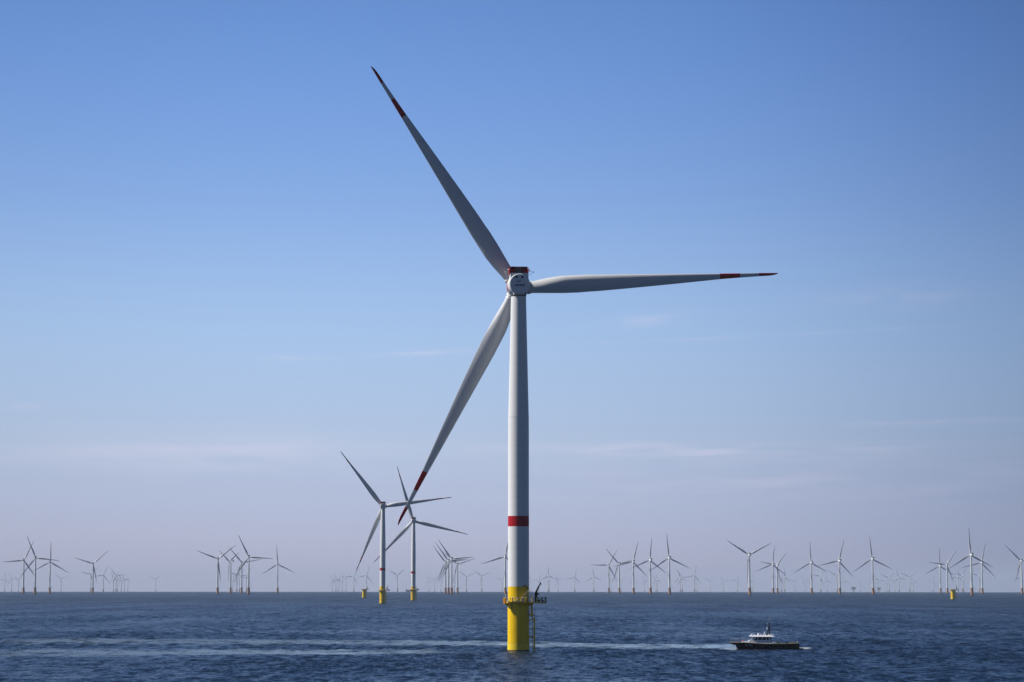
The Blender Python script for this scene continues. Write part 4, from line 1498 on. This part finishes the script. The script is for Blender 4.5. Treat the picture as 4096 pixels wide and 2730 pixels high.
    for y0 in (-1.75, -0.55, 0.65):
        a = Vector((5.62 + X0, 0, 2.70))
        c = Vector((6.62 + X0, 0, 3.60))
        nrm = Vector((-0.67, 0, 0.74)) * 0.03
        mb.add([a + nrm + Vector((0, y0, 0)), a + nrm + Vector((0, y0 + 1.1, 0)), c + nrm + Vector((0, y0 + 1.1, 0)), c + nrm + Vector((0, y0, 0))], [(0, 1, 2, 3)], M_GLASSD)
    mb.build('windscreen', house)
    # roof
    mb = MB()
    tapered([(5.55, 3.80), (5.7, 3.95), (6.8, 4.06), (11.0, 4.06), (12.2, 3.96), (12.55, 3.78), (12.0, 3.70), (6.2, 3.70)], 2.25, 1.9, 3.7, 4.06, M_BWHITE)
    roof = mb.build('roof', root)
    mb = MB()
    mb.prism([(11.25 + X0, 1.7), (11.75 + X0, 1.7), (11.62 + X0, 3.7), (11.22 + X0, 3.7)], -1.85, -1.7, M_HULL, axis='Y')
    mb.prism([(11.25 + X0, 1.7), (11.75 + X0, 1.7), (11.62 + X0, 3.7), (11.22 + X0, 3.7)], 1.7, 1.85, M_HULL, axis='Y')
    mb.build('aft_pillar', root)
    mb = MB()
    mb.prism([(10.75, 4.07), (12.25, 4.07), (12.05, 4.38), (10.85, 4.38)], -1.2, 1.2, M_BWHITE, axis='Y')
    o = mb.build('roof_locker', roof)
    o.location = (X0, 0, 0)

    def dome(x, y, z, r, h, name):
        mb = MB()
        mb.lathe([(r * 0.9, 0), (r, h * 0.2), (r, h * 0.55), (r * 0.8, h * 0.82), (r * 0.45, h * 0.97), (0.02, h)], M_BWHITE, n=16, center=(x + X0, y, z))
        return mb.build(name, roof)
    dome(8.1, -0.6, 4.06, 0.29, 0.62, 'radome')
    dome(6.2, -0.9, 4.02, 0.26, 0.36, 'radome')
    dome(10.1, 0.5, 4.06, 0.2, 0.34, 'radome')
    mb = MB()
    for x, h in ((8.72, 0.42), (9.52, 0.36), (7.0, 0.3)):
        mb.tube((x + X0, -0.8, 4.05), (x + X0, -0.8, 4.05 + h), 0.08, M_BWHITE, n=8)
    for x in (6.45, 6.6, 6.75):
        mb.tube((x + X0, -0.7, 4.05), (x + X0, -0.7, 4.65), 0.015, M_PIPE, n=5)
    mb.build('vent', roof)
    mb = MB()
    mb.lathe([(0.06, 4.45), (0.12, 4.5), (0.2, 4.75), (0.2, 4.85)], M_BWHITE, n=12, center=(9.85 + X0, 0, 0))
    mb.box((9.85 + X0, 0, 4.95), (0.62, 0.9, 0.14), M_BWHITE)
    mb.tube((9.85 + X0, 0, 4.05), (9.85 + X0, 0, 4.5), 0.05, M_DARK, n=6)
    mb.build('radar', roof)
    # mast: dark lattice tripod then a pole
    mb = MB()
    for (x, y) in ((10.6, -0.5), (10.6, 0.5), (11.35, 0.0)):
        mb.tube((x + X0, y, 4.06), (11.15 + X0 + (x - 11) * 0.15, y * 0.3, 6.5), 0.085, M_HULL, n=8)
    for z in (4.6, 5.1, 5.6, 6.1):
        t = (z - 4.06) / 2.44
        xa = 10.6 + (11.09 - 10.6) * t
        mb.tube((xa + X0, -0.5 + 0.35 * t, z), (11.35 + X0 - 0.15 * t, 0, z - 0.25), 0.04, M_HULL, n=6)
        mb.tube((xa + X0, 0.5 - 0.35 * t, z), (11.35 + X0 - 0.15 * t, 0, z + 0.2), 0.04, M_HULL, n=6)
    mb.box((10.75 + X0, 0, 4.12), (1.0, 1.3, 0.12), M_HULL)
    mb.box((11.2 + X0, 0, 6.5), (0.6, 0.7, 0.12), M_HULL)
    mb.tube((11.2 + X0, 0, 6.5), (11.2 + X0, 0, 8.3), 0.05, M_HULL, n=6)
    mb.box((11.2 + X0, 0, 7.6), (0.25, 0.5, 0.05), M_HULL)
    mb.tube((11.2 + X0, 0, 8.3), (11.2 + X0, 0, 8.42), 0.09, M_PIPE, n=8)
    mb.tube((10.95 + X0, -0.25, 6.5), (10.95 + X0, -0.25, 8.9), 0.015, M_STEEL, n=5)
    mb.tube((11.5 + X0, 0.25, 6.5), (11.5 + X0, 0.25, 8.8), 0.015, M_STEEL, n=5)
    mast = mb.build('mast', root)
    mb = MB()
    mb.tube((10.62 + X0, -0.2, 6.0), (10.62 + X0, -0.2, 6.32), 0.09, M_PIPE, n=8)
    mb.tube((10.55 + X0, -0.2, 5.62), (10.55 + X0, -0.2, 5.92), 0.14, M_PIPE, n=8)
    mb.tube((10.6 + X0, -0.2, 5.75), (11.1 + X0, 0, 5.75), 0.03, M_STEEL, n=5)
    mb.tube((10.75 + X0, -0.1, 6.6), (10.7 + X0, -0.1, 7.4), 0.03, M_PIPE, n=5)
    mb.tube((10.5 + X0, -0.1, 7.25), (10.85 + X0, -0.1, 7.25), 0.04, M_STEEL, n=5)
    mb.build('mast_light', mast)
    mb = MB()
    vs = [(11.42 + X0, -0.02, 6.1), (11.66 + X0, 0.06, 6.05), (11.68 + X0, 0.02, 5.68), (11.44 + X0, -0.03, 5.72)]
    mb.add(vs + [(x, y + 0.01, z) for x, y, z in vs], [(0, 1, 2, 3), (7, 6, 5, 4), (0, 4, 5, 1), (1, 5, 6, 2), (2, 6, 7, 3), (3, 7, 4, 0)], M_RORANGE)
    mb.build('pennant', mast)
    # bow rail
    mb = MB()
    for s in (-1, 1):
        top = [(0.3 + X0, s * 0.25, 3.05), (1.6 + X0, s * 1.1, 3.15), (3.4 + X0, s * 2.0, 3.2), (5.3 + X0, s * 2.4, 3.1)]
        mb.path(top, 0.014, M_STEEL, n=5)
        mb.path([(x, y, z - 0.45) for x, y, z in top], 0.008, M_STEEL, n=5)
        for x, y, z in top:
            mb.tube((x, y, z), (x, y, 2.05), 0.011, M_STEEL, n=5)
        aft = [(12.0 + X0, s * 2.6, 2.05), (14.5 + X0, s * 2.6, 2.05)]
        mb.path(aft, 0.02, M_PIPE, n=5)
        for x, y, z in aft:
            mb.tube((x, y, z), (x, y, 1.7), 0.02, M_PIPE, n=5)
        for x in (18.9, 19.3):
            mb.tube((x + X0, s * 2.3, 1.8), (x + X0, s * 2.3, 2.35), 0.025, M_PIPE, n=5)
        mb.tube((18.9 + X0, s * 2.3, 2.35), (19.3 + X0, s * 2.3, 2.35), 0.025, M_PIPE, n=5)
    mb.build('guard_rail', root)
    mb = MB()
    mb.lathe([(0.3, 0), (0.34, 0.1), (0.2, 0.25), (0.02, 0.3)], M_RORANGE, n=12, center=(2.15 + X0, 0, 1.95))
    mb.box((2.5 + X0, -0.3, 2.15), (0.7, 0.5, 0.2), M_RORANGE)
    mb.box((0.9 + X0, 0, 2.14), (0.6, 0.4, 0.14), cap)
    mb.tube((0.9 + X0, 0, 1.75), (1.1 + X0, 0, 1.2), 0.12, M_HULL, n=8)
    mb.build('windlass', root)
    mb = MB()
    mb.lathe([(0.25, -0.08), (0.36, 0.0), (0.25, 0.08)], M_RORANGE, n=16, axis='Z', center=(3.7 + X0, -0.9, 2.62))
    mb.build('lifebuoy', root)
    # working deck gear
    mb = MB()
    mb.tube((13.3 + X0, 0.5, 1.6), (13.3 + X0, 0.5, 4.2), 0.045, M_DARK, n=6)
    mb.tube((13.0 + X0, 0.5, 4.0), (13.55 + X0, 0.5, 4.0), 0.03, M_DARK, n=6)
    mb.tube((13.3 + X0, 0.5, 4.2), (13.3 + X0, 0.5, 5.0), 0.015, M_STEEL, n=5)
    mb.tube((13.3 + X0, 0.5, 5.0), (13.3 + X0, 0.5, 5.12), 0.1, M_PIPE, n=8)
    mb.build('aft_mast', root)
    mb = MB()
    cv = mat('olive_tarp', (0.28, 0.29, 0.18), 0.8)
    mb.prism([(13.0 + X0, 1.6), (14.4 + X0, 1.6), (13.9 + X0, 2.15), (13.5 + X0, 2.5), (13.2 + X0, 2.35)], -1.4, -0.4, cv, axis='Y')
    mb.build('covered_winch', root)
    mb = MB()
    mb.box((14.9 + X0, -1.6, 1.85), (0.9, 0.8, 0.35), M_STEEL)
    mb.box((16.0 + X0, 0.5, 1.85), (0.6, 0.8, 0.3), M_DARK)
    mb.build('deck_crate', root)
    mb = MB()
    mb.box((17.5 + X0, -1.9, 1.98), (1.1, 0.5, 0.18), M_YELLOW)
    mb.box((17.3 + X0, -1.9, 2.1), (0.5, 0.4, 0.1), M_YELLOW)
    mb.build('yellow_hose', root)
    mb = MB()
    mb.box((18.8 + X0, -2.60, 1.25), (0.42, 0.04, 0.09), M_PIPE)
    mb.build('name_plate', root)
    for x in (7.4, 9.25, 11.1):
        mb = MB()
        mb.lathe([(0.17, -0.04), (0.2, 0.0), (0.17, 0.04)], M_SHIPBLUE, n=16, axis='Y', center=(x + X0, -2.63, 0.95))
        mb.build('porthole', hull)
    # name on the bow, pale letters on the black side
    a = math.atan2(2.45 - 1.95, 2.2)
    Mt = Matrix.Translation((5.35 + X0, -2.28, 1.36)) @ Matrix.Rotation(R_(-10), 4, 'Z') @ Matrix.Rotation(R_(90), 4, 'X') @ Matrix.Rotation(R_(-3), 4, 'Z')
    text_mesh('lettering', 'Blue Whale', 0.42, mat('pale_lettering', (0.5, 0.53, 0.55), 0.5), hull, Mt, depth=0.10, bold=0.004, width=2.05)
    return root


boat = build_boat()


def foam(name, cx, cy, L, W, label, seed, strength=1.0, heading=0.0):
    """patch of broken white water lying on the waves"""
    nx, ny = 60, 24
    gx, gy = np.meshgrid(np.linspace(-L / 2, L / 2, nx), np.linspace(-W / 2, W / 2, ny), indexing='ij')
    x = cx + gx * math.cos(heading) - gy * math.sin(heading)
    y = cy + gx * math.sin(heading) + gy * math.cos(heading)
    d = np.hypot(x, y)
    z = -d ** 2 / (2 * RE) + wave_height(x, y, d * (R_(31) / AZN)) + 0.10
    r = np.random.RandomState(seed)
    z = z + r.uniform(0, 0.08, z.shape)
    co = np.stack([x, y, z], -1).reshape(-1, 3)
    q = [(i * ny + j, (i + 1) * ny + j, (i + 1) * ny + j + 1, i * ny + j + 1) for i in range(nx - 1) for j in range(ny - 1)]
    me = bpy.data.meshes.new(name)
    me.from_pydata(co.tolist(), [], q)
    uv = me.uv_layers.new(name='patch')
    lv = np.zeros(len(me.loops), dtype=np.int32)
    me.loops.foreach_get('vertex_index', lv)
    uv.data.foreach_set('uv', np.stack([(lv // ny) / (nx - 1), (lv % ny) / (ny - 1)], -1).ravel().astype(np.float32))
    me.update()
    m = bpy.data.materials.new('white_foam')
    m.use_nodes = True
    n, l = m.node_tree.nodes, m.node_tree.links
    b = n['Principled BSDF']
    b.inputs['Base Color'].default_value = (0.72, 0.76, 0.8, 1)
    b.inputs['Roughness'].default_value = 0.8
    tcd = N(n, 'ShaderNodeTexCoord')
    sp = N(n, 'ShaderNodeSeparateXYZ')
    l.new(tcd.outputs['UV'], sp.inputs[0])
    e = []
    for k in (0, 1):
        v = sp.outputs[k]
        e.append(math_n(n, l, 'MULTIPLY', math_n(n, l, 'MULTIPLY', v, math_n(n, l, 'SUBTRACT', 1.0, v)), 4.0))
    nz = N(n, 'ShaderNodeTexNoise', ins={'Scale': 0.9, 'Detail': 6.0, 'Roughness': 0.7})
    l.new(tcd.outputs['Object'], nz.inputs['Vector'])
    al = math_n(n, l, 'MULTIPLY', math_n(n, l, 'MULTIPLY', e[0], e[1]), math_n(n, l, 'MULTIPLY_ADD', nz.outputs['Fac'], 5.0, -1.6, clamp=True), clamp=True)
    al = math_n(n, l, 'MULTIPLY', al, strength, clamp=True)
    l.new(al, b.inputs['Alpha'])
    me.materials.append(m)
    o = bpy.data.objects.new(name, me)
    col.objects.link(o)
    tag(o, label, 'foam', kind='stuff')
    return o


p = place(3216, 700, 2590)
foam('stern_foam', p.x, p.y, 4.2, 11.0, 'white foam trailing behind the stern of the black boat', 3, 0.55)
p = place(2950, 693, 2590)
foam('bow_foam', p.x, p.y, 5.0, 6.0, 'pale bow wave under the stem of the black boat', 5, 0.22)
p = place(2010, 742, 2590)
foam('foam_fleck', p.x, p.y, 2.6, 4.0, 'small white fleck of foam left of the big yellow foundation', 9)

# ------------------------------------------------------------------ air: one closed box of even haze round everything
HAZE_DENSITY = 3.1e-5
mb = MB()
mb.box((0, 0, (-100 + 192) / 2), (68000, 68000, 292), M_BLACK)
hz = mb.build('haze', weld=False)
hz.data.materials.clear()
m = bpy.data.materials.new('even_sea_haze')
m.use_nodes = True
n, l = m.node_tree.nodes, m.node_tree.links
n.clear()
o_ = N(n, 'ShaderNodeOutputMaterial')
v_ = N(n, 'ShaderNodeVolumePrincipled')
v_.inputs['Color'].default_value = (0.66, 0.80, 1.0, 1)
v_.inputs['Density'].default_value = HAZE_DENSITY
v_.inputs['Anisotropy'].default_value = 0.0
l.new(v_.outputs[0], o_.inputs['Volume'])
hz.data.materials.append(m)
tag(hz, 'thin blue sea haze fading the far turbines', 'haze', kind='stuff')
